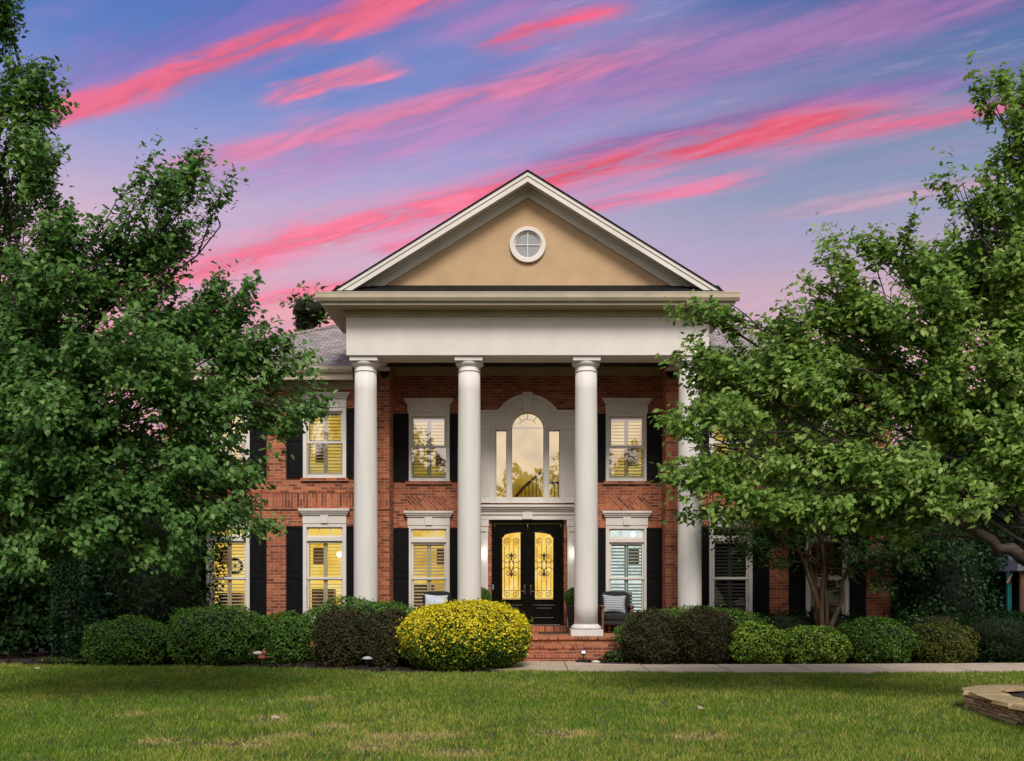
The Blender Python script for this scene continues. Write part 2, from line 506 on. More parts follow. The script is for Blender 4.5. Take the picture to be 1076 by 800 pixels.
YEL = [(.3, (.66, .37, .03)), (.44, (.96, .60, .075)), (.58, (1.0, .72, .16)), (.72, (1.0, .90, .46))]
M['lit'] = emit_mat('lit_room_yellow', YEL, 1.0*ES, 1.6)
M['lit_dim'] = emit_mat('lit_room_amber', [(.3, (.50, .27, .022)), (.5, (.86, .52, .07)), (.7, (1.0, .76, .24))], .9*ES, 1.9)
M['lit_low'] = emit_mat('lit_room_low_amber', [(.3, (.46, .27, .02)), (.55, (.86, .56, .07)), (.75, (1.0, .74, .2))], .88*ES, 1.9)
M['lit_cool'] = emit_mat('lit_room_pale', [(.3, (.30, .40, .36)), (.46, (.74, .88, .82)), (.65, (.92, 1.0, .98))], 1.0*ES, 2.8)
M['lit_door'] = emit_mat('lit_hall_amber', [(.3, (.80, .42, .05)), (.52, (1.0, .66, .14)), (.75, (1.0, .85, .42))], 1.0*ES, 4.0, (1,1,.6))
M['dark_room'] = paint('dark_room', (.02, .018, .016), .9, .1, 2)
M['bulb'] = emit_mat('bulb', [(0, (1, .95, .8)), (1, (1, .95, .8))], 5.0)
M['bulb_cool'] = emit_mat('cool_bulb', [(0, (.85, 1, 1)), (1, (.85, 1, 1))], 5.0)
M['concrete'] = mottled('pale_concrete', [(.3, (.38, .30, .22)), (.7, (.54, .44, .33))], 2.5, .85, 90, .3, .006, scale2=.6, stops2=[(.3, (.85, .85, .85)), (.7, (1, 1, 1))])
def joints(m):
    g = NG(m.node_tree); b = g.n['Principled BSDF']; sock = b.inputs['Base Color'].links[0].from_socket
    x = g.sep(g.new('ShaderNodeTexCoord').outputs['Object'])[0]
    f = g.m('ABSOLUTE', g.m('SUBTRACT', g.m('FRACT', g.m('DIVIDE', x, 1.5)), .5))
    g.l.new(g.mix(g.sstep(f, .011, .006), sock, (.10, .08, .06)), b.inputs['Base Color'])
joints(M['concrete'])
M['mulch'] = mottled('dark_mulch', [(.35, (.010, .007, .006)), (.55, (.035, .022, .016)), (.75, (.085, .05, .034))], 26, .95, 45, 1.0, .04)
M['ground'] = mottled('lawn_soil', [(.3, (.040, .056, .014)), (.5, (.075, .080, .026)), (.7, (.17, .14, .06))], 9, .95, 60, .8, .03, scale2=.5, stops2=[(.3, (.7, .8, .6)), (.7, (1.15, 1.05, 1.0))])
M['bark'] = mottled('grey_brown_bark', [(.3, (.020, .015, .011)), (.6, (.060, .045, .033)), (.8, (.12, .095, .075))], 12, .9, 25, 1.0, .03)
M['bark_smooth'] = mottled('smooth_tan_bark', [(.3, (.045, .024, .012)), (.6, (.095, .052, .026)), (.8, (.16, .10, .06))], 5, .7, 15, .4, .01)
M['twig'] = mottled('shrub_twigs', [(.3, (.004, .006, .003)), (.7, (.012, .016, .006))], 9, 1.0, 40, .6, .02)
M['leaf_maple'] = leaf_mat('maple_leaf', [(.028, .080, .017), (.064, .155, .033), (.115, .235, .055), (.25, .37, .12)], .38, .5, .2)
M['leaf_maple2'] = leaf_mat('maple_leaf_lighter', [(.054, .118, .018), (.125, .235, .038), (.22, .345, .070), (.41, .50, .16)], .38, .5, .22)
M['leaf_crape'] = leaf_mat('crape_leaf', [(.010, .030, .006), (.020, .055, .010), (.036, .085, .016)], .25, .55, .12)
M['leaf_box'] = leaf_mat('boxwood_leaf', [(.032, .090, .013), (.080, .175, .026), (.15, .27, .05)], .15, .5, .14, 2)
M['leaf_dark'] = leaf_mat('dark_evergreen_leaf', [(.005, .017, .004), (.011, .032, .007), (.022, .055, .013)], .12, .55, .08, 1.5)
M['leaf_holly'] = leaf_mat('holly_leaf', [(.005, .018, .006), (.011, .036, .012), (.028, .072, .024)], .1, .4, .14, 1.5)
M['leaf_maroon'] = leaf_mat('barberry_leaf', [(.018, .036, .010), (.036, .052, .016), (.085, .040, .030), (.060, .115, .026)], .12, .6, .1, 2)
M['leaf_yellow'] = leaf_mat('golden_leaf', [(.46, .42, .014), (.70, .60, .018), (.80, .70, .06)], .2, .5, .15, 2)
M['leaf_lime'] = leaf_mat('lime_leaf', [(.14, .25, .025), (.28, .43, .055), (.44, .56, .11)], .2, .5, .15, 2)
M['leaf_olive'] = leaf_mat('olive_leaf', [(.040, .056, .010), (.072, .086, .015), (.11, .11, .020)], .15, .55, .12, 2)
M['leaf_green'] = leaf_mat('mid_green_leaf', [(.032, .080, .010), (.060, .125, .018), (.11, .18, .034)], .18, .5, .14, 2)
M['cushion_black'] = paint('black_cushion', (.014, .014, .016), .9, .15, 8, bmp=.3)
M['wood'] = paint('brown_wood', (.17, .085, .045), .5, .2, 8)
M['metal_pale'] = paint('pale_metal', (.42, .42, .42), .3, .05, 4)
M['bronze'] = paint('dark_bronze', (.06, .05, .04), .3, .1, 4)
M['furniture'] = paint('honey_wood', (.34, .20, .07), .5, .2, 6)
M['teal'] = paint('teal_paint', (.015, .22, .21), .5, .1, 3)
M['pale_wood'] = paint('pale_cedar', (.46, .26, .18), .7, .12, 5)
M['canvas'] = paint('grey_blue_canvas', (.30, .36, .44), .8, .06, 3)
M['pebble'] = paint('pale_pebble', (.62, .55, .45), .7, .1, 6)
M['mat'] = paint('dark_doormat', (.035, .025, .02), .95, .2, 30, bmp=.5)

# ------------------------------------------------------------------ the setting: ground, mulch bed, walk
lawn = MB(); lawn.add([(-700,-300,0),(700,-300,0),(700,1200,0),(-700,1200,0)], [(0,1,2,3)])
tag(lawn.build('lawn', M['ground']), kind='structure')

BED_L = [(-12.5,19.9),(-12.5,19.6),(-9.2,19.0),(-6.5,18.75),(-4.6,18.45),(-3.2,17.85),(-2.2,17.45),(-1.0,17.4),(-.5,17.7),(-.5,20.45),(-3.3,20.45),(-3.6,22.2),(-8.6,22.2),(-12.5,22.2)]
BED_R = [(.98,20.45),(.98,19.55),(1.5,19.18),(2.6,18.98),(6,19.1),(14.5,19.7),(14.5,23.2),(3.6,22.2),(3.3,20.45)]
b = MB()
def sheet(mb, pts, z): mb.add([(p[0], p[1], z) for p in pts], [tuple(range(len(pts)))])
sheet(b, BED_L[::1], .008); sheet(b, BED_R, .008)
tag(b.build('mulch_bed', M['mulch']), kind='structure')
# chips of bark standing up in the mulch
def in_poly(P, x, y):
    r = np.zeros(x.shape, bool); j = len(P)-1
    for i in range(len(P)):
        xi, yi = P[i]; xj, yj = P[j]
        c = ((yi > y) != (yj > y)) & (x < (xj-xi)*(y-yi)/(yj-yi+1e-12)+xi)
        r ^= c; j = i
    return r
WALK = [(-.95,20.0),(-.95,18.0),(-.2,17.86),(1.0,17.62),(3,17.42),(6,17.36),(9.2,17.62),(14.5,18.1),(14.5,19.7),(6,19.1),(2.6,18.98),(1.5,19.18),(.98,19.55),(.98,20.0)]
# front edge rounded by smaller steps
def smooth_poly(P, idx):
    return P
wk = MB(); wk.poly_z(WALK[::1], -.05, .03)
tag(wk.build('walkway', M['concrete']), kind='structure')


def rot_basis(nrm, rng):
    """for unit normals (N,3) give random tangent frames"""
    r = rng.normal(size=nrm.shape); t = r-nrm*(r*nrm).sum(1, keepdims=True)
    t /= np.linalg.norm(t, axis=1, keepdims=True)+1e-9
    return t, np.cross(nrm, t)


def unit(v): return v/(np.linalg.norm(v, axis=1, keepdims=True)+1e-9)


def leaf_polys(C, nrm, tip, size, kind):
    """C centres (N,3), nrm unit normals, tip unit directions in the leaf plane, size (N,)"""
    tip = unit(tip-nrm*(tip*nrm).sum(1, keepdims=True)); sd_ = np.cross(nrm, tip); s = size[:, None]
    if kind == 'maple':
        out = [(0,-.02),(.34,.06),(.22,.36),(.44,.56),(0,1.22),(-.44,.56),(-.22,.36),(-.34,.06)]
    elif kind == 'oval':
        out = [(0,0),(.26,.3),(.24,.65),(0,1.0),(-.24,.65),(-.26,.3)]
    else:
        out = [(0,0),(.3,.45),(0,1.0),(-.3,.45)]
    P = []
    for a, b in out:
        P.append(C+sd_*s*a+tip*s*(b-.3)+nrm*s*(.30*abs(a)-.16*b*b))
    return np.stack(P, 1)


chip_n = 5200
cx = RNG.uniform(-12, 14, chip_n*3); cy = RNG.uniform(17.3, 22, chip_n*3)
ok = in_poly(BED_L, cx, cy) | in_poly(BED_R, cx, cy)
cx, cy = cx[ok][:chip_n], cy[ok][:chip_n]; n = len(cx)
nr = unit(RNG.normal(size=(n,3))*[.5,.5,.2]+[0,0,1]); t, s_ = rot_basis(nr, RNG)
L = RNG.uniform(.02,.06,(n,1)); W = RNG.uniform(.008,.02,(n,1)); C = np.stack([cx, cy, np.full(n,.022)],1)
q = np.stack([C-t*L-s_*W, C+t*L-s_*W, C+t*L+s_*W, C-t*L+s_*W],1)
M['chip'] = leaf_mat('bark_chip', [(.012,.008,.006),(.04,.024,.016),(.10,.06,.04)], 0, .9, .2)
tag(np_mesh('mulch_chips', [q], M['chip']), 'dark shredded bark mulch covering the planting beds', 'mulch', kind='stuff')

# ------------------------------------------------------------------ lawn grass
def build_grass():
    n = 780000
    rng = np.random.default_rng(5)
    # denser close to the viewer
    Y = 8.0+(19.8-8.0)*rng.random(n)**1.25
    X = rng.uniform(-1,1,n)*(Y*.575+.8)
    X[rng.random(n) < .0] = 0
    keep = ~(in_poly(BED_L, X, Y) | in_poly(BED_R, X, Y) | in_poly(WALK, X, Y))
    keep &= ~((X > 5.68) & (Y < 13.3) & (Y < 12.75+.3*(X-5.8)))
    keep &= ~((X > -12) & (Y > 19.55))
    X, Y = X[keep], Y[keep]; n = len(X)
    def vn(sc, seed):
        gr = np.random.default_rng(seed).random((400,400)); u = (X+30)/sc; v = Y/sc
        i = np.floor(u).astype(int); j = np.floor(v).astype(int); fu = u-i; fv = v-j
        fu = fu*fu*(3-2*fu); fv = fv*fv*(3-2*fv); i %= 399; j %= 399
        return (gr[i,j]*(1-fu)+gr[i+1,j]*fu)*(1-fv)+(gr[i,j+1]*(1-fu)+gr[i+1,j+1]*fu)*fv
    patch = (vn(2.3,1)*.45+vn(1.0,2)*.35+vn(.45,3)*.2-.5)*2.6
    fine = vn(.16,4)*.6+vn(.07,5)*.4
    spots = np.zeros(n)
    for (px_, py_, rx_, ry_) in ((285,757,.22,.16),(255,783,.35,.12),(300,774,.25,.1),(430,776,.45,.14),(395,786,.3,.12),(350,765,.2,.1),(140,752,.18,.1),(480,792,.35,.1),(590,772,.3,.12),(170,780,.25,.1),(735,775,.3,.12),(330,735,.25,.12)):
        Yg = EYE*F/(py_-HZ); Xg = PX(px_, Yg)
        spots = np.maximum(spots, np.exp(-((X-Xg)/rx_)**2-((Y-Yg)/(ry_*2.2))**2)*(.55+.6*vn(.3,6)))
    keep = (rng.random(n) < .02+1.5*(fine-.12)) & (rng.random(n) > spots*.5)
    X, Y, patch, fine, spots = X[keep], Y[keep], patch[keep], fine[keep], spots[keep]; n = len(X)
    h = (.034+.026*fine+.006*patch)*rng.uniform(.6,1.35,n)*(1-.45*spots)
    ang = rng.uniform(0, 6.283, n); w = rng.uniform(.0028,.0060,n)*(Y/11)**.6
    lean = rng.uniform(.1,.9,n)*h; la = rng.uniform(0,6.283,n)
    B = np.stack([X, Y, np.zeros(n)],1)
    sd_ = np.stack([np.cos(ang)*w, np.sin(ang)*w, np.zeros(n)],1)
    tip = B+np.stack([np.cos(la)*lean, np.sin(la)*lean, h],1)
    q = np.stack([B-sd_, B+sd_, tip],1)
    dry = (.15+.36*patch+.50*(fine-.5)+.9*spots+.14*np.clip((12-Y)/4,-.8,1)*(1-.5*np.abs(X)/5)) 
    mi = (rng.random(n) < np.clip(dry,.04,.9)).astype(int)
    mi[(rng.random(n) < .25)] += 2
    mi = np.clip(mi,0,3)
    mi[(spots > .15) & (rng.random(n) < spots*(.25+1.0*fine))] = 4
    mi[(rng.random(n) < .015+.06*np.clip(patch,0,1))] = 4
    G = [leaf_mat('grass_green', [(0.081,0.165,0.016),(0.149,0.257,0.026),(0.237,0.355,0.048)], .28, .6, .12),
         leaf_mat('grass_straw', [(0.275,0.252,0.055),(0.449,0.389,0.099),(0.623,0.503,0.159)], .25, .6, .1),
         leaf_mat('grass_deep_green', [(0.030,0.086,0.011),(0.062,0.142,0.018),(0.106,0.201,0.029)], .28, .6, .12),
         leaf_mat('grass_yellow_green', [(0.174,0.252,0.026),(0.312,0.389,0.048),(0.475,0.515,0.086)], .28, .6, .1),
         leaf_mat('grass_thatch', [(.28,.22,.09),(.42,.33,.14),(.55,.44,.21)], .1, .8, .05)]
    tag(np_mesh('lawn_grass', [q], G, mi=[mi]), 'mown lawn grass with straw coloured dry patches in front of the house', 'grass', kind='stuff')
build_grass()

# ------------------------------------------------------------------ the house
YR, YW, YB = 22.7, 22.0, 20.45             # recessed wall, wing wall, face of the portico beam
HW, RC = 8.4, 3.2                          # half width of the house and of the recess
FLOOR = .51
house = empty('brick_house', (0, YW, 0), 'two storey red brick house with white columned portico and tan pediment', 'house')
WIN_X = {'wing': (4.69, 6.92), 'porch': 2.36}
UP = (4.08, 5.71); LO = (.74, 3.03); WHALF = .5


def holed_wall(mb, x0, x1, z0, z1, y, holes, rev=.14):
    xs = sorted({x0, x1, *[h[0] for h in holes], *[h[1] for h in holes]}); zs = sorted({z0, z1, *[h[2] for h in holes], *[h[3] for h in holes]})
    for i in range(len(xs)-1):
        for j in range(len(zs)-1):
            a, b2, c, d = xs[i], xs[i+1], zs[j], zs[j+1]
            mx, mz = (a+b2)/2, (c+d)/2
            if any(h[0] < mx < h[1] and h[2] < mz < h[3] for h in holes): continue
            mb.add([(a,y,c),(b2,y,c),(b2,y,d),(a,y,d)], [(0,1,2,3)])
    for a, b2, c, d in holes:
        mb.add([(a,y,c),(b2,y,c),(b2,y+rev,c),(a,y+rev,c)], [(3,2,1,0)])
        mb.add([(a,y,d),(b2,y,d),(b2,y+rev,d),(a,y+rev,d)], [(0,1,2,3)])
        mb.add([(a,y,c),(a,y+rev,c),(a,y+rev,d),(a,y,d)], [(0,1,2,3)])
        mb.add([(b2,y,c),(b2,y+rev,c),(b2,y+rev,d),(b2,y,d)], [(3,2,1,0)])


w = MB()
HI = .455
for sx in (-1, 1):
    hs = []
    for X in WIN_X['wing']:
        for (z0, z1) in (UP, LO): hs.append((sx*X-HI, sx*X+HI, z0+.02, z1-.02))
    a, b2 = sorted((sx*RC, sx*HW))
    holed_wall(w, a, b2, 0, 6.36, YW, hs)
    # return into the recess and the end wall
    w.add([(sx*RC,YW,0),(sx*RC,YR,0),(sx*RC,YR,6.95),(sx*RC,YW,6.95)], [(0,1,2,3) if sx < 0 else (3,2,1,0)])
    w.add([(sx*HW,YW,0),(sx*HW,33.6,0),(sx*HW,33.6,6.36),(sx*HW,YW,6.36)], [(0,1,2,3)])
w.add([(-HW,33.6,0),(HW,33.6,0),(HW,33.6,6.36),(-HW,33.6,6.36)], [(3,2,1,0)])
hs = []
for sx in (-1, 1):
    for (z0, z1) in (UP, LO): hs.append((sx*WIN_X['porch']-HI, sx*WIN_X['porch']+HI, z0+.02, z1-.02))
hs.append((-.86,.86,FLOOR+.13,3.15)); hs.append((-.80,.80,3.62,5.36)); hs.append((-.42,.42,5.36,5.80))
holed_wall(w, -RC, RC, 0, 6.95, YR, hs)
w.build('wall', M['brick'], house)

# soldier course bands on the wings, diagonal brick panels under the porch windows, proud brick edges
for sx in (-1, 1):
    s_b = MB(); a, b2 = sorted((sx*(RC+.003), sx*HW))
    s_b.box(a, b2, YW-.018, YW-.001, 3.42, 3.74); s_b.build('soldier_course', M['soldier'], house)
    s_b = MB()
    for z in (3.352, 3.74): s_b.box(a, b2, YW-.03, YW-.001, z, z+.066)
    s_b.build('brick_ledge', M['brick'], house)
    s_b = MB(); s_b.box(sx*WIN_X['porch']-.52, sx*WIN_X['porch']+.52, YR-.012, YR-.001, 3.40, 3.73)
    s_b.build('diagonal_brick_panel', M['diag'], house)


def shutter(X, z0, z1, y, rails):
    m = MB(); hw = .19
    m.box(X-hw, X+hw, y-.03, y-.004, z0, z1)
    for s in (-1, 1): m.box(X+s*hw-(.05 if s > 0 else 0), X+s*hw+(.05 if s < 0 else 0), y-.045, y-.0305, z0, z1)
    edges = [z0]+[z0+(z1-z0)*r for r in rails]+[z1]
    for i, z in enumerate(edges):
        h = .07
        a = z if i == 0 else (z-h if i == len(edges)-1 else z-h/2)
        m.box(X-hw+.05, X+hw-.05, y-.0445, y-.0305, a, a+h)
    for i in range(len(edges)-1):
        m.box(X-hw+.085, X+hw-.085, y-.040, y-.0305, edges[i]+.11, edges[i+1]-.11)
    return m.build('shutter', M['shutter'], house, bevel=.004)


def window(X, zr, y, lit='lit', lower=False, pane='pane', open_=35, dark=False, lamp=None, slat='slat'):
    z0, z1 = zr; m = MB(); f = WHALF
    # casing standing a little proud of the brick
    m.box(X-f, X-f+.085, y-.035, y+.10, z0, z1-.085); m.box(X+f-.085, X+f, y-.035, y+.10, z0, z1-.085)
    m.box(X-f, X+f, y-.036, y+.10, z1-.085, z1)
    m.box(X-f+.085, X+f-.085, y-.02, y+.10, z0, z0+.07)
    iw = f-.085
    sash = []
    if lower:
        zt = z1-.085-.26
        sash.append((zt+.03, z1-.085, .035))                 # transom light
        m.box(X-iw, X+iw, y-.028, y+.09, zt-.06, zt+.03)
        zm = 1.74
        sash += [(zm, zt-.06, .05), (z0+.07, zm+.03, .05)]
    else:
        zm = 4.885
        sash += [(zm, z1-.085, .045), (z0+.07, zm+.03, .045)]
    for k, (a, c, t) in enumerate(sash):
        yy = y+.02+(.03 if (k == len(sash)-1) else 0)
        m.box(X-iw, X-iw+t, yy, yy+.028, a, c); m.box(X+iw-t, X+iw, yy, yy+.028, a, c)
        m.box(X-iw+t, X+iw-t, yy+.001, yy+.027, a, a+t*1.1); m.box(X-iw+t, X+iw-t, yy+.001, yy+.027, c-t, c)
    if lower:
        a, c, t = sash[0]
        for q in (-.13, .13): m.box(X+q-.008, X+q+.008, y+.025, y+.04, a+t, c-t)
    wo = m.build('window', M['white'], house, bevel=.003)
    p = MB(); p.add([(X-iw,y+.036,z0+.07),(X+iw,y+.036,z0+.07),(X+iw,y+.036,z1-.085),(X-iw,y+.036,z1-.085)], [(0,1,2,3)])
    p.build('pane', M[pane], wo)
    # cornice over the window with keystone, and sill
    c = MB(); lz = z1
    c.box(X-.505, X+.505, y-.05, y-.002, lz, lz+.20)
    c.poly_y([(X-.075,lz+.004),(X+.075,lz+.004),(X+.095,lz+.198),(X-.095,lz+.198)], y-.075, y-.0505)
    c.box(X-.53, X+.53, y-.085, y-.002, lz+.20, lz+.245)
    c.box(X-.56, X+.56, y-.115, y-.002, lz+.245, lz+.285)
    c.box(X-.585, X+.585, y-.14, y-.002, lz+.285, lz+.335)
    c.build('window_cornice', M['white'], wo, bevel=.005)
    s = MB(); s.box(X-.55, X+.55, y-.055, y-.002, z0-.07, z0); s.build('sill', M['white'] if False else M['brick'], wo)
    # lit (or dark) room behind
    r = MB(); d = y+.75
    x0, x1, za, zb = X-.62, X+.62, z0-.1, z1+.05
    r.add([(x0,d,za),(x1,d,za),(x1,d,zb),(x0,d,zb)], [(0,1,2,3)])
    r.cur = 1
    r.add([(x0,y+.15,za),(x0,d,za),(x0,d,zb),(x0,y+.15,zb)], [(0,1,2,3)])
    r.add([(x1,y+.15,za),(x1,d,za),(x1,d,zb),(x1,y+.15,zb)], [(3,2,1,0)])
    r.add([(x0,y+.15,za),(x1,y+.15,za),(x1,d,za),(x0,d,za)], [(0,1,2,3)])
    r.add([(x0,y+.15,zb),(x1,y+.15,zb),(x1,d,zb),(x0,d,zb)], [(3,2,1,0)])
    if not dark:
        r.cur = 2; rf_ = random.Random(int((X+20)*100+z0*10))
        if lower:
            k = rf_.uniform(-.3,.1); r.box(X+k-.22, X+k+.30, d-.28, d-.02, z0-.1, z0+rf_.uniform(.55,.9))
            k = rf_.choice((-.3,.25)); r.box(X+k-.13, X+k+.13, d-.04, d-.01, z0+1.35, z0+1.75)
        else:
            k = rf_.choice((-.25,.22)); r.box(X+k-.12, X+k+.14, d-.05, d-.01, z0+.45, z0+.95)
    r.build('room_interior', [M[lit], M['cream'] if not dark else M['dark_room'], M['furniture']], wo)
    # plantation shutters inside
    for s in (-1, 1):
        q = MB(); a, b2 = sorted((X+s*.004, X+s*(iw-.012)))
        zt = (z1-.37) if lower else z1-.11
        zb2 = z0+.08; yy = y+.095
        for e in (a, b2-.042): q.box(e, e+.042, yy-.012, yy+.014, zb2, zt)
        for e in (zb2, zt-.06): q.box(a+.042, b2-.042, yy-.011, yy+.013, e, e+.06)
        zmid = zm-.02
        q.box(a+.042, b2-.042, yy-.011, yy+.013, zmid, zmid+.05)
        z = zb2+.10
        while z < zt-.08:
            if abs(z-zmid-.025) > .05:
                q.rot_box(((a+b2)/2, yy, z), (b2-a-.088, .066, .009), 'X', R(open_))
            z += .078
        q.build('plantation_shutter', M[slat], wo)
    if lamp:
        l = MB(); l.blob((lamp[0], y+.5, lamp[1]), (.06,.06,.06), 12, 8)
        l.build('lamp_globe', M['bulb_cool' if lit == 'lit_cool' else 'bulb'], wo, smooth=True)
    return wo


for sx in (-1, 1):
    for i, X in enumerate(WIN_X['wing']):
        xx = sx*X
        window(xx, UP, YW, 'lit', False, 'pane_wing', 24)
        if sx < 0:
            window(xx, LO, YW, 'lit', True, 'pane', 6 if i == 0 else 16, lamp=(xx+.24, 2.33) if i == 0 else None)
        else:
            window(xx, LO, YW, 'dark_room', True, 'pane', 40, dark=True, slat='slat_shaded')
        for s in (-1, 1):
            shutter(xx+s*.695, UP[0], UP[1]-.02, YW, (.55,))
            shutter(xx+s*.695, .62, LO[1]-.06, YW, (.50,))
    xx = sx*WIN_X['porch']
    window(xx, UP, YR, 'lit_low' if sx < 0 else 'lit_dim', False, 'pane_up' if sx < 0 else 'pane_wing', 22)
    window(xx, LO, YR, 'lit_dim' if sx < 0 else 'lit_cool', True, 'pane', 25 if sx < 0 else 30, slat='slat' if sx < 0 else 'slat_grey', lamp=None if sx < 0 else (xx+.2, 2.84))
    for s in (-1, 1):
        if sx*s < 0 or True:
            shutter(xx+s*.695 if not (s*sx > 0) else xx+s*.66, UP[0], UP[1]-.02, YR, (.55,))
            shutter(xx+s*.695 if not (s*sx > 0) else xx+s*.66, .62, LO[1]-.06, YR, (.50,))

# a round wreath-like ornament seen inside the far left window
o_ = MB(); XX = -6.92
o_.ring(XX+.06, 2.05, .13, .19, YW+.30, YW+.33, 0, 2*math.pi, 24)
for k in range(4):
    a = k*math.pi/4; o_.tube([(XX+.06+.17*math.cos(a), YW+.315, 2.05+.17*math.sin(a)), (XX+.06-.17*math.cos(a), YW+.315, 2.05-.17*math.sin(a))], .008, 5)
tag(o_.build('wall_ornament', M['iron'], None), 'dark round ornament seen through the lit lower window farthest left', 'ornament')

# ---- wing eaves: frieze, soffit, fascia, gutter; main hip roof
for sx in (-1, 1):
    a, b2 = sorted((sx*3.95, sx*(HW+.06)))
    e = MB(); e.box(a, b2, YW-.04, YW-.002, 6.12, 6.30); e.build('frieze_board', M['cream'], house, bevel=.004)
    a, b2 = sorted((sx*3.95, sx*(HW+.40)))
    e = MB(); e.box(a, b2, YW-.46, YW, 6.302, 6.33); e.build('eave_soffit', M['soffit'], house)
    e = MB(); e.box(a, b2, YW-.50, YW-.462, 6.25, 6.42); e.build('fascia', M['cream'], house, bevel=.004)
    e = MB(); e.poly_x([(YW-.502,6.40),(YW-.56,6.40),(YW-.60,6.46),(YW-.605,6.53),(YW-.502,6.53)], a, b2); e.build('gutter', M['cream'], house)
    e = MB(); a, b2 = sorted((sx*(HW-.02), sx*(HW+.40)))
    e.box(a, b2, YW, 34.1, 6.302, 6.42); e.build('eave_soffit', M['soffit'], house)
rf = MB(); ex, y0, y1 = HW+.45, YW-.52, 34.12; hd = (y1-y0)/2; rz = 6.53+.51*hd
P0 = [(-ex,y0,6.53),(ex,y0,6.53),(ex,y1,6.53),(-ex,y1,6.53),(-ex+hd,y0+hd,rz),(ex-hd,y0+hd,rz)]
rf.add(P0, [(0,1,5,4),(1,2,5),(2,3,4,5),(3,0,4)])
main_roof = rf.build('roof', M['roof'], house)
# hip and ridge caps
rc = MB()
for a, c in ((P0[0],P0[4]),(P0[1],P0[5]),(P0[4],P0[5]),(P0[3],P0[4]),(P0[2],P0[5])):
    rc.tube([Vector(a)+Vector((0,0,.01)), Vector(c)+Vector((0,0,.01))], .06, 6)
rc.build('ridge_cap', M['roof'], main_roof)

# ---- portico
FB = 6.55
e = MB()
e.box(-3.9, 3.9, YB, YB+.70, FB, 7.37)
for sx in (-1, 1):
    a, b2 = sorted((sx*3.9, sx*3.18)); e.box(a, b2, YB+.7005, YW-.002, FB, 7.37)
e.build('entablature', M['white'], house, bevel=.006)
e = MB(); e.box(-3.93, 3.93, YB-.03, YB+.02, 7.372, 7.50); e.box(-3.96, 3.96, YB-.055, YB+.02, 7.44, 7.499)
for sx in (-1, 1):
    a, b2 = sorted((sx*3.93, sx*3.88)); e.box(a, b2, YB+.021, YW-.003, 7.373, 7.498)
e.build('bed_mould', M['cream'], house, bevel=.005)
e = MB(); e.box(-4.30, 4.30, YB-.42, YW+.3, 7.502, 7.53); e.build('portico_soffit', M['soffit'], house)
e = MB(); e.box(-4.33, 4.33, YB-.45, YB-.422, 7.50, 7.70)
for sx in (-1, 1):
    a, b2 = sorted((sx*4.302, sx*4.33)); e.box(a, b2, YB-.4215, YW+.3, 7.50, 7.70)
e.build('cornice', M['cream'], house, bevel=.004)
e = MB(); G = YB-.452
e.poly_x([(G,7.57),(G-.06,7.57),(G-.10,7.63),(G-.11,7.72),(G,7.72)], -4.44, 4.44)
e.poly_x([(G-.004,7.722),(G-.118,7.722),(G-.118,7.745),(G-.004,7.745)], -4.45, 4.45)
e.build('gutter', M['cream'], house)
for sx in (-1, 1):
    e = MB(); q = sx*4.332
    e.poly_y([(q,7.57),(q+sx*.06,7.57),(q+sx*.10,7.63),(q+sx*.11,7.72),(q,7.72)] if sx > 0 else [(q,7.72),(q-.11,7.72),(q-.10,7.63),(q-.06,7.57),(q,7.57)], YB-.45, YW-.1)
    e.build('gutter', M['cream'], house)
# porch ceiling and board at the head of the recessed wall
e = MB(); e.box(-3.18, 3.18, YB+.701, YR-.002, 6.90, 6.94); e.build('porch_ceiling', M['soffit'], house)
e = MB(); e.box(-3.17, 3.17, YR-.05, YR-.003, 6.60, 6.898); e.build('porch_frieze', M['soffit'], house, bevel=.004)
# short skirt of dark shingles under the pediment
e = MB(); sl = [(YB-.45,7.70),(YB-.55,7.752),(YB-.002,8.05),(YB-.002,7.99)]
e.poly_x(sl, -4.1, 4.1); e.build('skirt_roof', M['roof_dark'], house)
# tympanum
PIT = .618
TA = 9.95; TH = (TA-7.9)/PIT
ty = MB(); ty.poly_y([(-TH,7.9),(TH,7.9),(0,TA)], YB, YB+.12)
ped = ty.build('pediment', M['stucco'], house)
RA = 10.33                                  # apex of the raking roof edge
def rake(za, th, yf, yb, name, mat, zlow, par, bev=.004):
    m = MB()
    for sx in (-1, 1):
        hx0 = (za-zlow)/PIT; hx1 = (za-th-zlow)/PIT
        pts = [(sx*hx1,zlow),(sx*hx0,zlow),(0,za),(0,za-th)]
        if sx < 0: pts = pts[::-1]
        m.poly_y(pts, yf, yb)
    return m.build(name, mat, par, bevel=bev)
rake(RA-.03, .085, YB-.46, YB-.36, 'raking_crown', M['white'], 7.765, ped)
rake(RA-.115, .12, YB-.44, YB-.37, 'raking_fascia', M['white'], 7.765, ped)
rake(RA-.125, .05, YB-.37, YB-.001, 'raking_soffit', M['white'], 7.82, ped)
rake(RA-.175, .225, YB-.05, YB-.002, 'raking_frieze', M['white'], 7.93, ped)
rake(RA-.175, .07, YB-.10, YB-.051, 'raking_frieze', M['white'], 7.93, ped)
# portico gable roof
pr = MB()
for sx in (-1, 1):
    hx0 = (RA-7.70)/PIT; hx1 = (RA-.03-7.70)/PIT
    pts = [(sx*hx1,7.70),(sx*hx0,7.70),(0,RA+.005),(0,RA-.028)]
    if sx < 0: pts = pts[::-1]
    pr.poly_y(pts, YB-.48, 28.0)
pr.build('portico_roof', M['roof_dark'], house)
# gable infill behind
gi = MB(); gi.poly_y([(-3.88,7.535),(3.88,7.535),(3.4,8.05),(-3.4,8.05)], YB+.13, YB+.3); gi.build('gable_backing', M['soffit'], house)
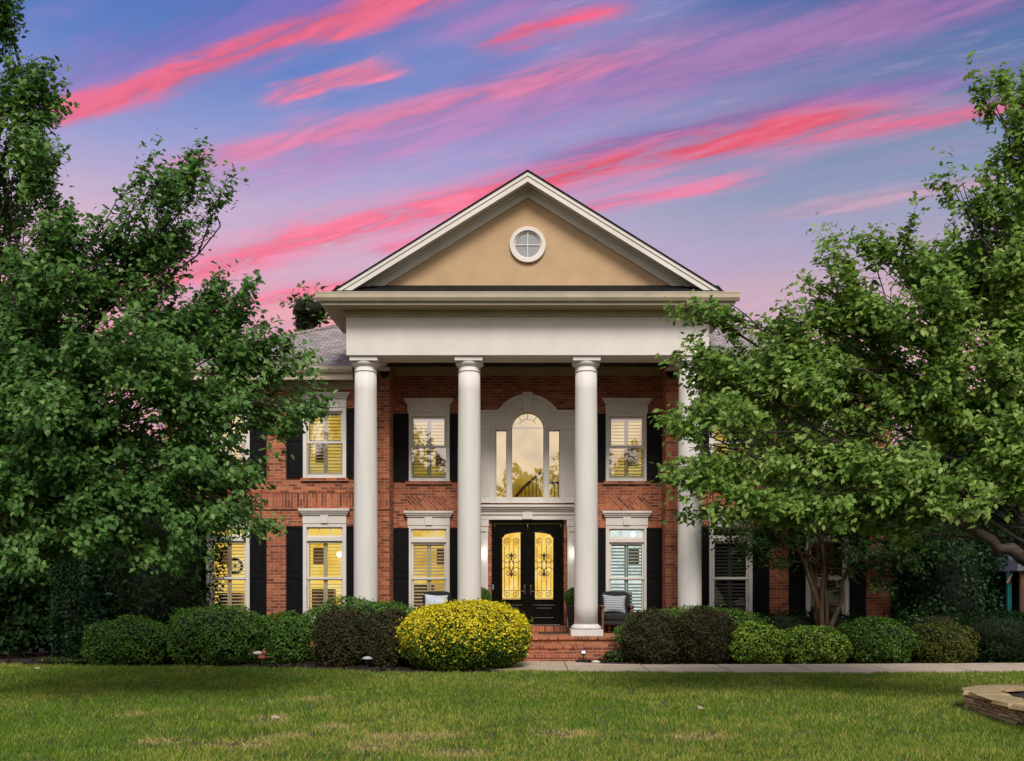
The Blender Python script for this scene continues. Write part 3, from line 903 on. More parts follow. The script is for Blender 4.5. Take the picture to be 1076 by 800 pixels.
# round window
rw = MB(); RZ = 8.91
rw.ring(0, RZ, .30, .385, YB-.07, YB-.002, 0, 2*math.pi, 40)
rw.ring(0, RZ, .265, .30, YB-.03, YB-.002, 0, 2*math.pi, 40)
rw.box(-.265, .265, YB-.028, YB-.012, RZ-.011, RZ+.011); rw.box(-.011, .011, YB-.0285, YB-.0125, RZ-.265, RZ+.265)
rwo = rw.build('round_window', M['white'], ped, bevel=.006)
p = MB(); p.disc(0, RZ, .30, YB-.008, 40)
m_, g_, b_ = new_mat('grey_window_glass'); b_.inputs['Base Color'].default_value = (.30,.31,.33,1); b_.inputs['Roughness'].default_value = .12
p.build('round_pane', m_, ped)

# columns
CXS = (-3.54, -1.276, 1.276, 3.54); CY = 20.80
for X in CXS:
    H0 = FLOOR+.25; H1 = FB-.20
    prof = []
    for i in range(15):
        t = i/14; r = .258-.022*max(0, (t-.3)/.7)**1.6
        prof.append((r, H0+(H1-.11-H0)*t))
    r = prof[-1][0]
    prof += [(r,H1-.11),(r+.012,H1-.107),(r+.016,H1-.095),(r+.012,H1-.083),(r+.001,H1-.08),(r,H1)]
    c = MB(); c.lathe(prof, X, CY, 40); co = c.build('column', M['column'], house, smooth=False)
    for p_ in co.data.polygons: p_.use_smooth = abs(p_.normal.z) < .5 and len(p_.vertices) == 4
    c = MB(); c.lathe([(r,H1),(r+.02,H1+.01),(r+.05,H1+.045),(r+.062,H1+.075),(r+.062,H1+.09),(r+.05,H1+.098)], X, CY, 36)
    cap = c.build('capital', M['column'], co, smooth=False)
    for p_ in cap.data.polygons: p_.use_smooth = len(p_.vertices) == 4
    c = MB(); c.box(X-.30, X+.30, CY-.30, CY+.30, H1+.10, FB-.002); c.build('abacus', M['column'], co, bevel=.006)
    c = MB(); c.lathe([(.30,FLOOR+.135),(.325,FLOOR+.15),(.335,FLOOR+.175),(.325,FLOOR+.20),(.30,FLOOR+.215),(.285,FLOOR+.22),(.28,FLOOR+.24),(.262,FLOOR+.251)], X, CY, 36)
    bs = c.build('base', M['column'], co)
    for p_ in bs.data.polygons: p_.use_smooth = len(p_.vertices) == 4
    c = MB(); c.box(X-.345, X+.345, CY-.345, CY+.345, FLOOR+.002, FLOOR+.135); c.build('plinth', M['column'], co, bevel=.006)

# porch floor, edge and steps
e = MB(); e.box(-3.6, 3.6, 20.40, YW-.002, .0, FLOOR-.072); e.box(-RC+.004, RC-.004, YW-.001, YR-.002, 0, FLOOR-.072); e.build('porch_base', M['brick'], house)
e = MB(); e.box(-3.62, 3.62, 20.36, 20.57, FLOOR-.07, FLOOR-.001); e.build('porch_edge', brick_mat('red_brick_rowlock', vert=False, bw=.0705, rh=.5), house, bevel=.004)
e = MB(); e.box(-3.62, 3.62, 20.571, YW-.002, FLOOR-.07, FLOOR-.003); e.box(-RC+.004, RC-.004, YW-.0015, YR-.002, FLOOR-.07, FLOOR-.004); e.build('porch_floor', M['paver'], house)
for k, (yy, zt) in enumerate(((20.06,.34),(19.74,.17))):
    e = MB(); e.box(-1.0, 1.0, yy+.02, 20.395 if k == 0 else 20.079, 0, zt-.072); st = e.build('step', M['brick'], house)
    e = MB(); e.box(-1.012, 1.012, yy, yy+.31, zt-.07, zt); e.build('tread', bpy.data.materials['red_brick_rowlock'], st, bevel=.004)
e = MB(); e.box(-.93, .93, YR-.30, YR-.003, FLOOR-.002, FLOOR+.128); e.build('door_step', bpy.data.materials['red_brick_rowlock'], house, bevel=.004)

# ---- door surround, door
ent = MB()
ent.box(-1.34, 1.34, YR-.10, YR-.003, 3.16, 3.28)
ent.box(-1.36, 1.36, YR-.13, YR-.003, 3.28, 3.36)
ent.box(-.12, .12, YR-.15, YR-.1305, 3.17, 3.355)
for i in range(38):
    x = -1.36+.07*i+.05; ent.box(x, x+.04, YR-.17, YR-.131, 3.362, 3.40)
ent.box(-1.37, 1.37, YR-.131, YR-.003, 3.36, 3.402)
ent.box(-1.41, 1.41, YR-.20, YR-.003, 3.403, 3.45); ent.box(-1.45, 1.45, YR-.24, YR-.003, 3.45, 3.505)
ent.build('door_entablature', M['white'], house, bevel=.004)
for sx in (-1, 1):
    p = MB(); a, b2 = sorted((sx*.945, sx*1.30))
    p.box(a, b2, YR-.05, YR-.003, FLOOR+.002, 3.158)
    for q in (0, 1):
        e0 = a if q == 0 else b2-.06; p.box(e0, e0+.06, YR-.072, YR-.051, .85, 2.88)
    p.box(a-.015, b2+.015, YR-.085, YR-.051, FLOOR+.003, .85); p.box(a-.012, b2+.012, YR-.08, YR-.051, 2.88, 3.0); p.box(a-.02, b2+.02, YR-.095, YR-.051, 3.0, 3.157)
    p.build('pilaster', M['white'], house, bevel=.004)
fr = MB(); yd = YR+.02
fr.box(-.858, -.79, yd-.05, yd+.09, FLOOR+.13, 3.148); fr.box(.79, .858, yd-.05, yd+.09, FLOOR+.13, 3.148); fr.box(-.79, .79, yd-.05, yd+.09, 3.07, 3.148)
fr.box(-.79, .79, yd-.03, yd+.09, FLOOR+.13, FLOOR+.155)
door = fr.build('front_door', M['door'], house, bevel=.006)
DZ0, DZ1 = FLOOR+.16, 3.065
GZ0, GZ1, GZM = 1.27, 2.73, 2.86
for sx in (-1, 1):
    l = MB(); xa, xb = .004, .786           # inner, outer edge
    gi0, gi1 = .175, .605
    S = lambda a, b2: sorted((sx*a, sx*b2))
    a, b2 = S(xa, gi0); l.box(a, b2, yd, yd+.055, DZ0, DZ1)
    a, b2 = S(gi1, xb); l.box(a, b2, yd, yd+.055, DZ0, DZ1)
    a, b2 = S(gi0, gi1); l.box(a, b2, yd, yd+.055, DZ0, GZ0)
    arc = []
    for i in range(9):
        t = i/8; x = gi0+(gi1-gi0)*t; z = GZ1+(GZM-GZ1)*math.sqrt(max(0, 1-(.96*t)**2*1.0)) if t < 1 else GZ1
        arc.append((sx*x, z))
    pts = arc+[(sx*gi1, DZ1), (sx*gi0, DZ1)]
    if sx < 0: pts = pts[::-1]
    l.poly_y(pts, yd, yd+.055)
    leaf = l.build('door_leaf', M['door'], door, bevel=.004)
    mo = MB()
    # mouldings round the glass and the lower raised panel
    for (c0, c1, d0, d1) in ((gi0-.04,gi0,GZ0-.03,GZM),(gi1,gi1+.04,GZ0-.03,GZ1+.01)):
        a, b2 = S(c0, c1); mo.box(a, b2, yd-.02, yd-.001, d0, d1)
    a, b2 = S(gi0, gi1); mo.box(a, b2, yd-.02, yd-.001, GZ0-.03, GZ0)
    mo.tube([(p_[0], yd-.008, p_[1]+.015) for p_ in arc], .02, 6)
    pz0, pz1 = .80, 1.13
    for (c0, c1, d0, d1) in ((gi0-.05,gi0-.02,pz0,pz1),(gi1+.02,gi1+.05,pz0,pz1),(gi0-.02,gi1+.02,pz0,pz0+.03),(gi0-.02,gi1+.02,pz1-.03,pz1)):
        a, b2 = S(c0, c1); mo.box(a, b2, yd-.018, yd-.001, d0, d1)
    a, b2 = S(gi0+.03, gi1-.03); mo.box(a, b2, yd-.014, yd-.001, pz0+.07, pz1-.07)
    mo.build('door_moulding', M['door'], door, bevel=.004)
    # glowing glass, ironwork, handle
    gp = MB(); a, b2 = S(gi0-.01, gi1+.01)
    gp.add([(a,yd+.045,GZ0-.01),(b2,yd+.045,GZ0-.01),(b2,yd+.045,GZM+.03),(a,yd+.045,GZM+.03)], [(0,1,2,3)])
    gp.build('door_glass', M['lit_door'], door)
    ir = MB(); yi = yd+.02; mx = (gi0+gi1)/2*sx; hw = (gi1-gi0)/2
    def spiral(cx, cz, r, turns, a0, dirn, rad=.008):
        pts = []
        for i in range(26):
            t = i/25; a = a0+dirn*turns*2*math.pi*t; rr = r*(1-.8*t)
            pts.append((cx+rr*math.cos(a), yi, cz+rr*math.sin(a)))
        ir.tube(pts, rad, 5)
    for q in (-.165, -.055, .055, .165):
        ir.tube([(mx+q, yi, GZ0+.20), (mx+q, yi, GZM-.32 if abs(q) > .1 else GZM-.25)], .007, 5)
    zc = (GZ0+GZM)/2+.02
    for s in (-1, 1):
        spiral(mx+s*.10, GZ0+.12, .085, 1.6, math.pi/2, -s); spiral(mx+s*.10, GZM-.20, .085, 1.6, -math.pi/2, s)
        spiral(mx+s*.075, zc+.20, .065, 1.4, math.pi*(0 if s < 0 else 1), -s); spiral(mx+s*.075, zc-.20, .065, 1.4, math.pi*(0 if s < 0 else 1), s)
        ir.tube([(mx+s*hw*.98, yi, zc+.10), (mx+s*.12, yi, zc+.05), (mx+s*.02, yi, zc+.10), (mx, yi, zc+.30)], .009, 5)
        ir.tube([(mx+s*hw*.98, yi, zc-.10), (mx+s*.12, yi, zc-.05), (mx+s*.02, yi, zc-.10), (mx, yi, zc-.30)], .009, 5)
        ir.tube([(mx, yi, zc+.16), (mx+s*.06, yi, zc), (mx, yi, zc-.16)], .010, 5)
        for zz in (.22, -.22): ir.tube([(mx, yi, zc+zz+.05), (mx+s*.035, yi, zc+zz), (mx, yi, zc+zz-.05)], .011, 5)
        for zz in (GZ0+.02, GZ0+.20): ir.tube([(mx-hw, yi, zz), (mx+hw, yi, zz)], .006, 5)
    ir.build('iron_grille', M['iron'], door)
    h = MB(); hx = sx*.075
    h.lathe([(.028,1.50),(.028,1.505)], hx, yd-.006, 12)
    h.box(hx-.02, hx+.02, yd-.012, yd-.001, 1.38, 1.62); h.tube([(hx,yd-.012,1.46),(hx,yd-.055,1.46),(hx+sx*.085,yd-.055,1.455)], .010, 8); h.blob((hx,yd-.02,1.57), (.018,.018,.018), 10, 7)
    h.build('door_handle', M['bronze'], door)
e = MB(); e.box(-.845, -.805, yd-.058, yd-.051, 1.50, 1.62)
m_, g_, b_ = new_mat('doorbell_plate'); b_.inputs['Base Color'].default_value = (.12,.22,.28,1); b_.inputs['Roughness'].default_value = .3
e.build('doorbell', m_, door)

# ---- palladian window over the door
pw = MB(); yp = YR-.05; ZS = 5.32; Z0 = 3.56
for sx in (-1, 1):
    B2 = lambda a, b2, z0, z1, yf=yp: pw.box(*sorted((sx*a, sx*b2)), yf, YR+.02, z0, z1)
    B2(.395,.49,Z0,ZS); B2(.77,1.34,Z0,5.76); B2(.49,.77,ZS-.02,5.76); B2(.49,.77,Z0,3.66)
    # fluted pilaster
    B2(.90,1.16,Z0+.12,5.30,yp-.03)
    for k in range(4): B2(.915+.063*k,.945+.063*k,Z0+.16,5.22,yp-.045)
    B2(.88,1.18,Z0,Z0+.12,yp-.05); B2(.88,1.18,5.30,5.36,yp-.05)
    B2(.50,1.34,5.64,5.70,yp-.03); B2(.50,1.36,5.70,5.765,yp-.07)
    B2(.55,.82,5.36,5.42,yp-.025)
    B2(.395,.420,Z0,ZS,yp-.02); B2(.465,.49,Z0,ZS,yp-.02); B2(.77,.80,Z0,ZS,yp-.02); B2(.49,.77,ZS-.02,ZS+.03,yp-.02)
B2 = None
pw.box(-.395, .395, yp, YR+.02, Z0, 3.66)
pw.ring(0, ZS, .40, .80, yp-.012, YR+.02, 0, math.pi, 36)
pw.ring(0, ZS, .395, .455, yp-.045, yp-.0125, 0, math.pi, 36)
pw.ring(0, ZS, .50, .53, yp-.03, yp-.0125, 0, math.pi, 36)
pw.ring(0, ZS, .73, .83, yp-.05, yp-.0125, .48, math.pi-.48, 30)
pw.poly_y([(-.085,ZS+.40),(.085,ZS+.40),(.125,ZS+.87),(-.125,ZS+.87)], yp-.085, yp+.02)
pal = pw.build('arched_window', M['white'], house, bevel=.003)
sa = MB()
# sashes and muntins of the three lights
for sx in (-1, 1):
    a, b2 = sorted((sx*.49, sx*.77))
    sa.box(a, a+.025, YR-.02, YR+.02, 3.66, ZS-.02); sa.box(b2-.025, b2, YR-.02, YR+.02, 3.66, ZS-.02); sa.box(a+.025, b2-.025, YR-.019, YR+.02, 3.66, 3.70); sa.box(a+.025, b2-.025, YR-.019, YR+.02, ZS-.05, ZS-.02)
    a, b2 = sorted((sx*.37, sx*.395)); sa.box(a, b2, YR-.02, YR+.02, 3.66, ZS)
sa.box(-.37, .37, YR-.019, YR+.02, 3.66, 3.70)
sa.ring(0, ZS, .37, .395, YR-.02, YR+.02, 0, math.pi, 30)
sa.build('sash', M['white'], pal, bevel=.003)
mu = MB()
mu.ring(0, ZS, .235, .243, YR-.004, YR+.006, math.radians(35), math.radians(145), 16)
for a in (55, 90, 125): mu.tube([(.24*math.cos(R(a)), YR, ZS+.24*math.sin(R(a))), (.37*math.cos(R(a)), YR, ZS+.37*math.sin(R(a)))], .006, 5)
mu.build('fan_muntin', M['iron'], pal)
p = MB(); pts = [(-.38,3.68),(.38,3.68)]+[(.38*math.cos(math.pi*i/24), ZS+.38*math.sin(math.pi*i/24)) for i in range(25)]
p.add([(x,YR+.004,z) for x, z in pts], [tuple(range(len(pts)))])
for sx in (-1, 1):
    a, b2 = sorted((sx*.495, sx*.765)); p.add([(a,YR+.004,3.68),(b2,YR+.004,3.68),(b2,YR+.004,ZS-.03),(a,YR+.004,ZS-.03)], [(0,1,2,3)])
p.build('pane', M['pane_up'], pal)
r = MB(); r.add([(-1.4,YR+1.5,3.0),(1.4,YR+1.5,3.0),(1.4,YR+1.5,6.2),(-1.4,YR+1.5,6.2)], [(0,1,2,3)]); r.cur = 1
for sx in (-1, 1): r.add([(sx*1.4,YR+.16,3.0),(sx*1.4,YR+1.5,3.0),(sx*1.4,YR+1.5,6.2),(sx*1.4,YR+.16,6.2)], [(0,1,2,3)])
r.add([(-1.4,YR+.16,6.2),(1.4,YR+.16,6.2),(1.4,YR+1.5,6.2),(-1.4,YR+1.5,6.2)], [(0,1,2,3)])
r.add([(-1.4,YR+.16,3.0),(1.4,YR+.16,3.0),(1.4,YR+1.5,3.0),(-1.4,YR+1.5,3.0)], [(0,1,2,3)])
r.build('room_interior', [M['lit_low'], M['cream']], pal)
st = MB(); ys = YR+.6
st.tube([(-.55,ys,3.45),(-.1,ys,4.0),(.35,ys,4.38),(.50,ys,4.10),(1.0,ys,4.12)], .035, 8)
for i in range(16):
    x = -.42+.09*i
    zt = 3.62+(x+.42)*1.0 if x < .35 else 4.11
    st.tube([(x,ys,3.2),(x,ys,min(zt,4.38))], .010, 5)
st.build('stair_railing', M['wood'], pal)

# ------------------------------------------------------------------ things on the porch
def copy_tree(o, parent=None):
    c = o.copy(); COL.objects.link(c)
    if parent is not None: c.parent = parent
    for ch in list(o.children): copy_tree(ch, c)
    return c


def armchair(loc, label):
    t = empty('porch_armchair', loc, label, 'armchair', 'armchairs on the porch')
    x, y, z = loc
    for sx in (-1, 1):
        for sy in (-1, 1):
            m = MB(); m.box(x+sx*.34-.025, x+sx*.34+.025, y+sy*.33-.025, y+sy*.33+.025, z, z+(.60 if sy < 0 else .60)); m.build('leg', M['wood'], t, bevel=.005)
        m = MB(); m.box(x+sx*.34-.045, x+sx*.34+.045, y-.40, y+.38, z+.602, z+.635); m.build('armrest', M['wood'], t, bevel=.008)
    m = MB(); m.box(x-.31, x+.31, y-.355, y-.31, z+.20, z+.28); m.box(x-.31, x+.31, y+.31, y+.355, z+.20, z+.28)
    for sx in (-1, 1): m.box(x+sx*.34-.02, x+sx*.34+.02, y-.30, y+.30, z+.21, z+.27)
    m.build('seat_frame', M['iron'], t, bevel=.004)
    m = MB(); m.blob((x, y, z+.36), (.345,.37,.10), 24, 12, 0, 1, .45); m.build('seat_cushion', M['cushion_black'], t, smooth=True)
    m = MB()
    m.blob((x, y+.30, z+.66), (.345,.10,.30), 24, 12, 0, 1, .45); m.build('backrest', M['cushion_black'], t, smooth=True)
    return t
ch1 = armchair((2.05, 22.02, FLOOR-.004), 'black cushioned wooden armchair on the porch right of the front door')
ch2 = copy_tree(ch1); ch2.location = (-2.12, 22.02, FLOOR-.004)
ch2['label'] = 'black armchair on the porch left of the door, mostly hidden behind the golden shrub'

m_, g_, b_ = new_mat('striped_cushion'); o = g_.new('ShaderNodeTexCoord').outputs['Object']; z = g_.sep(o)[2]
wv = g_.m('SINE', g_.m('ADD', g_.m('MULTIPLY', z, 120.0), g_.m('MULTIPLY', g_.noise(o, 14, 3), 1.5)))
g_.l.new(g_.mix(g_.sstep(wv, .1, .9), (.40,.42,.46), (.12,.13,.16)), b_.inputs['Base Color']); b_.inputs['Roughness'].default_value = .9
bump(g_, b_, g_.noise(o, 90, 3), .4, .005); M['stripe'] = m_
M['paleblue'] = paint('pale_blue_cloth', (.50,.55,.62), .9, .12, 9, bmp=.3)
def pillow(loc, mat, label):
    m = MB(); vs = []; n = 18
    for side in (-1, 1):
        for j in range(n+1):
            for i in range(n+1):
                u, v = 2*i/n-1, 2*j/n-1
                k = max(0, (1-u**2)*(1-v**2))**.42
                px_ = u*.27*(1-.10*(1-abs(v)**2)*abs(u)); pz_ = v*.22*(1-.12*(1-abs(u)**2)*abs(v))
                vs.append((px_, side*.085*k, pz_))
    fs = []
    N = (n+1)**2
    for j in range(n):
        for i in range(n):
            q = (j*(n+1)+i, j*(n+1)+i+1, (j+1)*(n+1)+i+1, (j+1)*(n+1)+i)
            fs.append(q); fs.append(tuple(N+k for k in q[::-1]))
    m.add(vs, fs)
    o = m.build('throw_pillow', mat, smooth=True); o.location = loc; o.rotation_euler = (R(-18), R(3), R(4))
    return tag(o, label, 'pillow', 'throw pillows on the porch chairs')
pillow((2.0, 21.98, FLOOR+.66), M['stripe'], 'grey striped throw pillow on the armchair right of the door')
pillow((-2.12, 21.95, FLOOR+.67), M['paleblue'], 'pale blue grey throw pillow peeking above the golden shrub')

for sx in (-1, 1):
    x, y = sx*1.10, 22.15
    t = empty('planter', (x, y, FLOOR-.003), 'tall black planter with a round boxwood just %s of the front door' % ('left' if sx < 0 else 'right'), 'planter', 'planters flanking the door')
    m = MB(); z0 = FLOOR-.003; q0, q1 = .13, .19
    m.add([(x+a*q0,y+b_*q0,z0) for a, b_ in ((-1,-1),(1,-1),(1,1),(-1,1))]+[(x+a*q1,y+b_*q1,z0+.58) for a, b_ in ((-1,-1),(1,-1),(1,1),(-1,1))], [(0,3,2,1),(0,1,5,4),(1,2,6,5),(2,3,7,6),(3,0,4,7)])
    m.box(x-.205, x+.205, y-.205, y+.205, z0+.581, z0+.62); m.build('pot', M['iron'], t, bevel=.006)
    rng = np.random.default_rng(200+sx); n = 2600
    d = unit(rng.normal(size=(n,3))); P = d*(1-np.abs(rng.normal(0,.07,n)))[:,None]*np.array([.25,.25,.24])+np.array([x,y,z0+.80])
    ex = MB(); ex.cur = 1; ex.blob((x,y,z0+.79), (.20,.20,.20), 14, 9, .05, 3)
    np_mesh('boxwood_ball', [leaf_polys(P, unit(d*.6+rng.normal(size=(n,3))*.6), unit(d+rng.normal(size=(n,3))*.6), .04*rng.uniform(.7,1.3,n), 'kite')], [M['leaf_box'], M['twig']], t, None, None, ex)

m = MB(); m.box(.25, .98, 21.45, 21.95, FLOOR-.002, FLOOR+.016)
tag(m.build('doormat', M['mat'], bevel=.004), 'flat dark doormat on the brick porch before the door', 'doormat')

# wall lanterns beside the door (behind the inner columns)
for sx in (-1, 1):
    t = empty('wall_lantern', (sx*1.20, YR-.075, 2.35), 'black wall lantern lit on the pilaster %s of the front door' % ('left' if sx < 0 else 'right'), 'lantern', 'lanterns by the door')
    x = sx*1.20; y = YR-.13
    m = MB(); m.box(x-.05, x+.05, YR-.085, YR-.0735, 2.28, 2.62); m.tube([(x,YR-.085,2.58),(x,y-.02,2.62),(x,y-.02,2.56)], .012, 6)
    m.build('back_plate', M['iron'], t)
    m = MB(); m.lathe([(.05,2.22),(.065,2.24),(.065,2.25)], x, y-.02, 12); m.lathe([(.085,2.48),(.03,2.55),(.012,2.57)], x, y-.02, 12); m.build('lantern_cap', M['iron'], t)
    m = MB(); m.lathe([(.055,2.25),(.062,2.36),(.055,2.48)], x, y-.02, 14); m.build('lantern_glass', emit_mat('lantern_glow_%d' % (sx+1), [(0, (.95,1,.92)), (1, (.95,1,.92))], 3.0), t, smooth=True)
    ld = bpy.data.lights.new('lantern_light', 'POINT'); ld.energy = 1.3; ld.color = (.95,1,.92); ld.shadow_soft_size = .05
    lo = bpy.data.objects.new('lantern_light', ld); lo.location = (x, y-.14, 2.36); COL.objects.link(lo)

# ------------------------------------------------------------------ foliage builders
def shrub(name, label, cat, group, cx, cy, rx, ry, h, leaf, n, mats, sq=2.5, seed=1, kind='kite', frac=None, shag=.06, lumps=.09, base=0.0):
    rng = np.random.default_rng(seed)
    zz = rng.uniform(-.86,1,n); aa = rng.uniform(0,6.2832,n); d = np.stack([np.sqrt(1-zz*zz)*np.cos(aa),np.sqrt(1-zz*zz)*np.sin(aa),zz],1)
    e = sq
    rr = (np.abs(d[:,0]/1)**e+np.abs(d[:,1]/1)**e+np.abs(d[:,2]/1)**e)**(-1/e)
    ph = rng.uniform(0,6.28,9)
    lump = 1+lumps*(np.sin(4*d[:,0]+ph[0])*np.sin(5*d[:,1]+ph[1])+.8*np.sin(7*d[:,2]+6*d[:,0]+ph[2])*.6+.6*np.sin(11*d[:,0]+9*d[:,1]+ph[3])*np.sin(10*d[:,2]+ph[4]))
    depth = 1-np.abs(rng.normal(0,shag,n))+.02*rng.random(n)+(rng.random(n) < .05)*rng.uniform(.02,.11,n)
    k = rr*lump*depth
    P = d*k[:,None]*np.array([rx,ry,h*.54])+np.array([cx,cy,base+h*.46])
    ok = P[:,2] > base+.03
    P, d2 = P[ok], d[ok]; n = len(P)
    nrm0 = unit(np.sign(d2)*np.abs(d2)**(e-1)/np.array([rx,ry,h*.5]))
    nrm = unit(nrm0*.55+rng.normal(size=(n,3))*.55+np.array([0,0,.25]))
    tip = unit(nrm0*.9+rng.normal(size=(n,3))*.6+np.array([0,0,.35]))
    size = leaf*rng.uniform(.65,1.35,n)
    polys = leaf_polys(P, nrm, tip, size, kind)
    mi = np.zeros(n, int)
    if frac is not None: mi = frac(P, rng)
    core = MB(); core.cur = len(mats)
    core.blob((cx,cy,base+h*.48), (rx*.84,ry*.84,h*.45), 20, 12, lumps*.8, seed, 2/e)
    loc = (cx, cy, base)
    o = np_mesh(name, [polys], list(mats)+[M['twig']], None, loc, [mi], core)
    return tag(o, label, cat, group)


HG = 'clipped shrubs along the front beds'
def at(px0, px1, py_top, Y): 
    return (PX(px0,Y)+PX(px1,Y))/2, (PX(px1,Y)-PX(px0,Y))/2, PZ(py_top,Y)
def hedge(px0, px1, ytop, Y, label, mats, leaf=.052, n=9000, seed=1, name='clipped_shrub', cat='shrub', ry=None, **k):
    x, rx, h = at(px0, px1, ytop, Y)
    return shrub(name, label, cat, HG, x, Y+(ry or rx*.9)*.0, rx, ry or rx*.9, h, leaf, n, mats, seed=seed, **k)

BX = [M['leaf_box']]
hedge(96,181,650,19.5,'round clipped green shrub farthest left, next to the tall holly',BX,seed=21)
hedge(177,276,638,19.5,'biggest round clipped green shrub left of the house front, under the far left window',BX,n=11000,seed=22)
hedge(272,325,645,19.7,'small round clipped green shrub between the big round one and the maroon barberries',BX,n=7000,seed=23)
hedge(317,446,631,20.3,'wide clipped green hedge behind the two maroon shrubs on the left',BX,n=12000,seed=24,sq=3.0,ry=.6)
MR = [M['leaf_maroon']]
hedge(331,387,642,19.0,'dark maroon barberry, the left one of the pair beside the golden shrub',MR,leaf=.048,n=9000,seed=25,shag=.08)
hedge(384,434,643,18.9,'dark maroon barberry touching the golden shrub on its left side',MR,leaf=.048,n=9000,seed=26,shag=.08)
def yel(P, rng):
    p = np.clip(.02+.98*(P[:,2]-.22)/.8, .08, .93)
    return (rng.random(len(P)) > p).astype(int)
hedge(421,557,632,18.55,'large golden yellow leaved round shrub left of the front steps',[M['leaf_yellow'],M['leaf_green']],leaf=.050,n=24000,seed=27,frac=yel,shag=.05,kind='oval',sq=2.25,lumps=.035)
hedge(652,800,640,20.3,'green clipped hedge behind the two maroon shrubs right of the steps',BX,n=12000,seed=28,sq=3.0,ry=.55)
hedge(655,714,642,19.75,'dark maroon barberry nearest the porch on the right of the steps',MR,leaf=.048,n=9000,seed=29,shag=.08)
hedge(711,770,639,19.75,'dark maroon barberry beside the first lime green shrub',MR,leaf=.048,n=9000,seed=30,shag=.08)
LM = [M['leaf_lime'], M['leaf_green']]
fl = lambda P, rng: (rng.random(len(P)) > .75).astype(int)
hedge(765,824,656,19.7,'bright lime green shrub, left of the two by the walk',LM,leaf=.05,n=8000,seed=31,frac=fl,kind='oval')
hedge(819,890,659,19.7,'lime green shrub in front of the crape myrtle trunk',LM,leaf=.05,n=8500,seed=32,frac=lambda P, rng: (rng.random(len(P)) > .55).astype(int),kind='oval')
hedge(885,957,650,19.75,'mid green rounded shrub between the lime and the olive brown one',[M['leaf_green'],M['leaf_box']],leaf=.05,n=8500,seed=33,frac=fl,kind='oval')
hedge(952,1021,655,19.8,'olive brown rounded shrub at the right end of the front row',[M['leaf_olive']],leaf=.05,n=8500,seed=34,kind='oval')
hedge(1008,1110,645,20.2,'dark green hedge shrub at the right edge of the picture',[M['leaf_dark']],leaf=.05,n=11000,seed=35,sq=3)
hedge(935,1030,638,21.4,'dark green hedge behind the olive brown shrub',[M['leaf_dark'],M['leaf_box']],leaf=.05,n=9000,seed=36,sq=3,frac=fl)
hedge(770,925,644,21.3,'low dark green shrub row at the wall behind the crape myrtle',[M['leaf_dark']],leaf=.05,n=9000,seed=37,sq=3,ry=.4)
# loose small fern-like plant by the porch edge
shrub('small_plant','small loose green plant in the mulch by the right porch edge','plant',None,PX(648,20.1),20.0,.32,.25,.26,.06,500,[M['leaf_green']],seed=38,shag=.35,kind='oval',sq=2)
shrub('small_plant','low dark ground plant at the foot of the holly on the left','plant',None,PX(72,19.3),19.35,.55,.3,.16,.06,700,[M['leaf_green']],seed=39,shag=.35,kind='oval',sq=2)


def limb_path(p0, p1, sag, rng, n=7):
    p0, p1 = np.array(p0, float), np.array(p1, float); L = np.linalg.norm(p1-p0)
    out = []
    for i in range(n):
        t = i/(n-1); q = p0+(p1-p0)*t+np.array([0,0,sag*L*math.sin(math.pi*t)])
        if 0 < i < n-1: q = q+rng.normal(size=3)*.035*L*.6
        out.append(tuple(q))
    return out


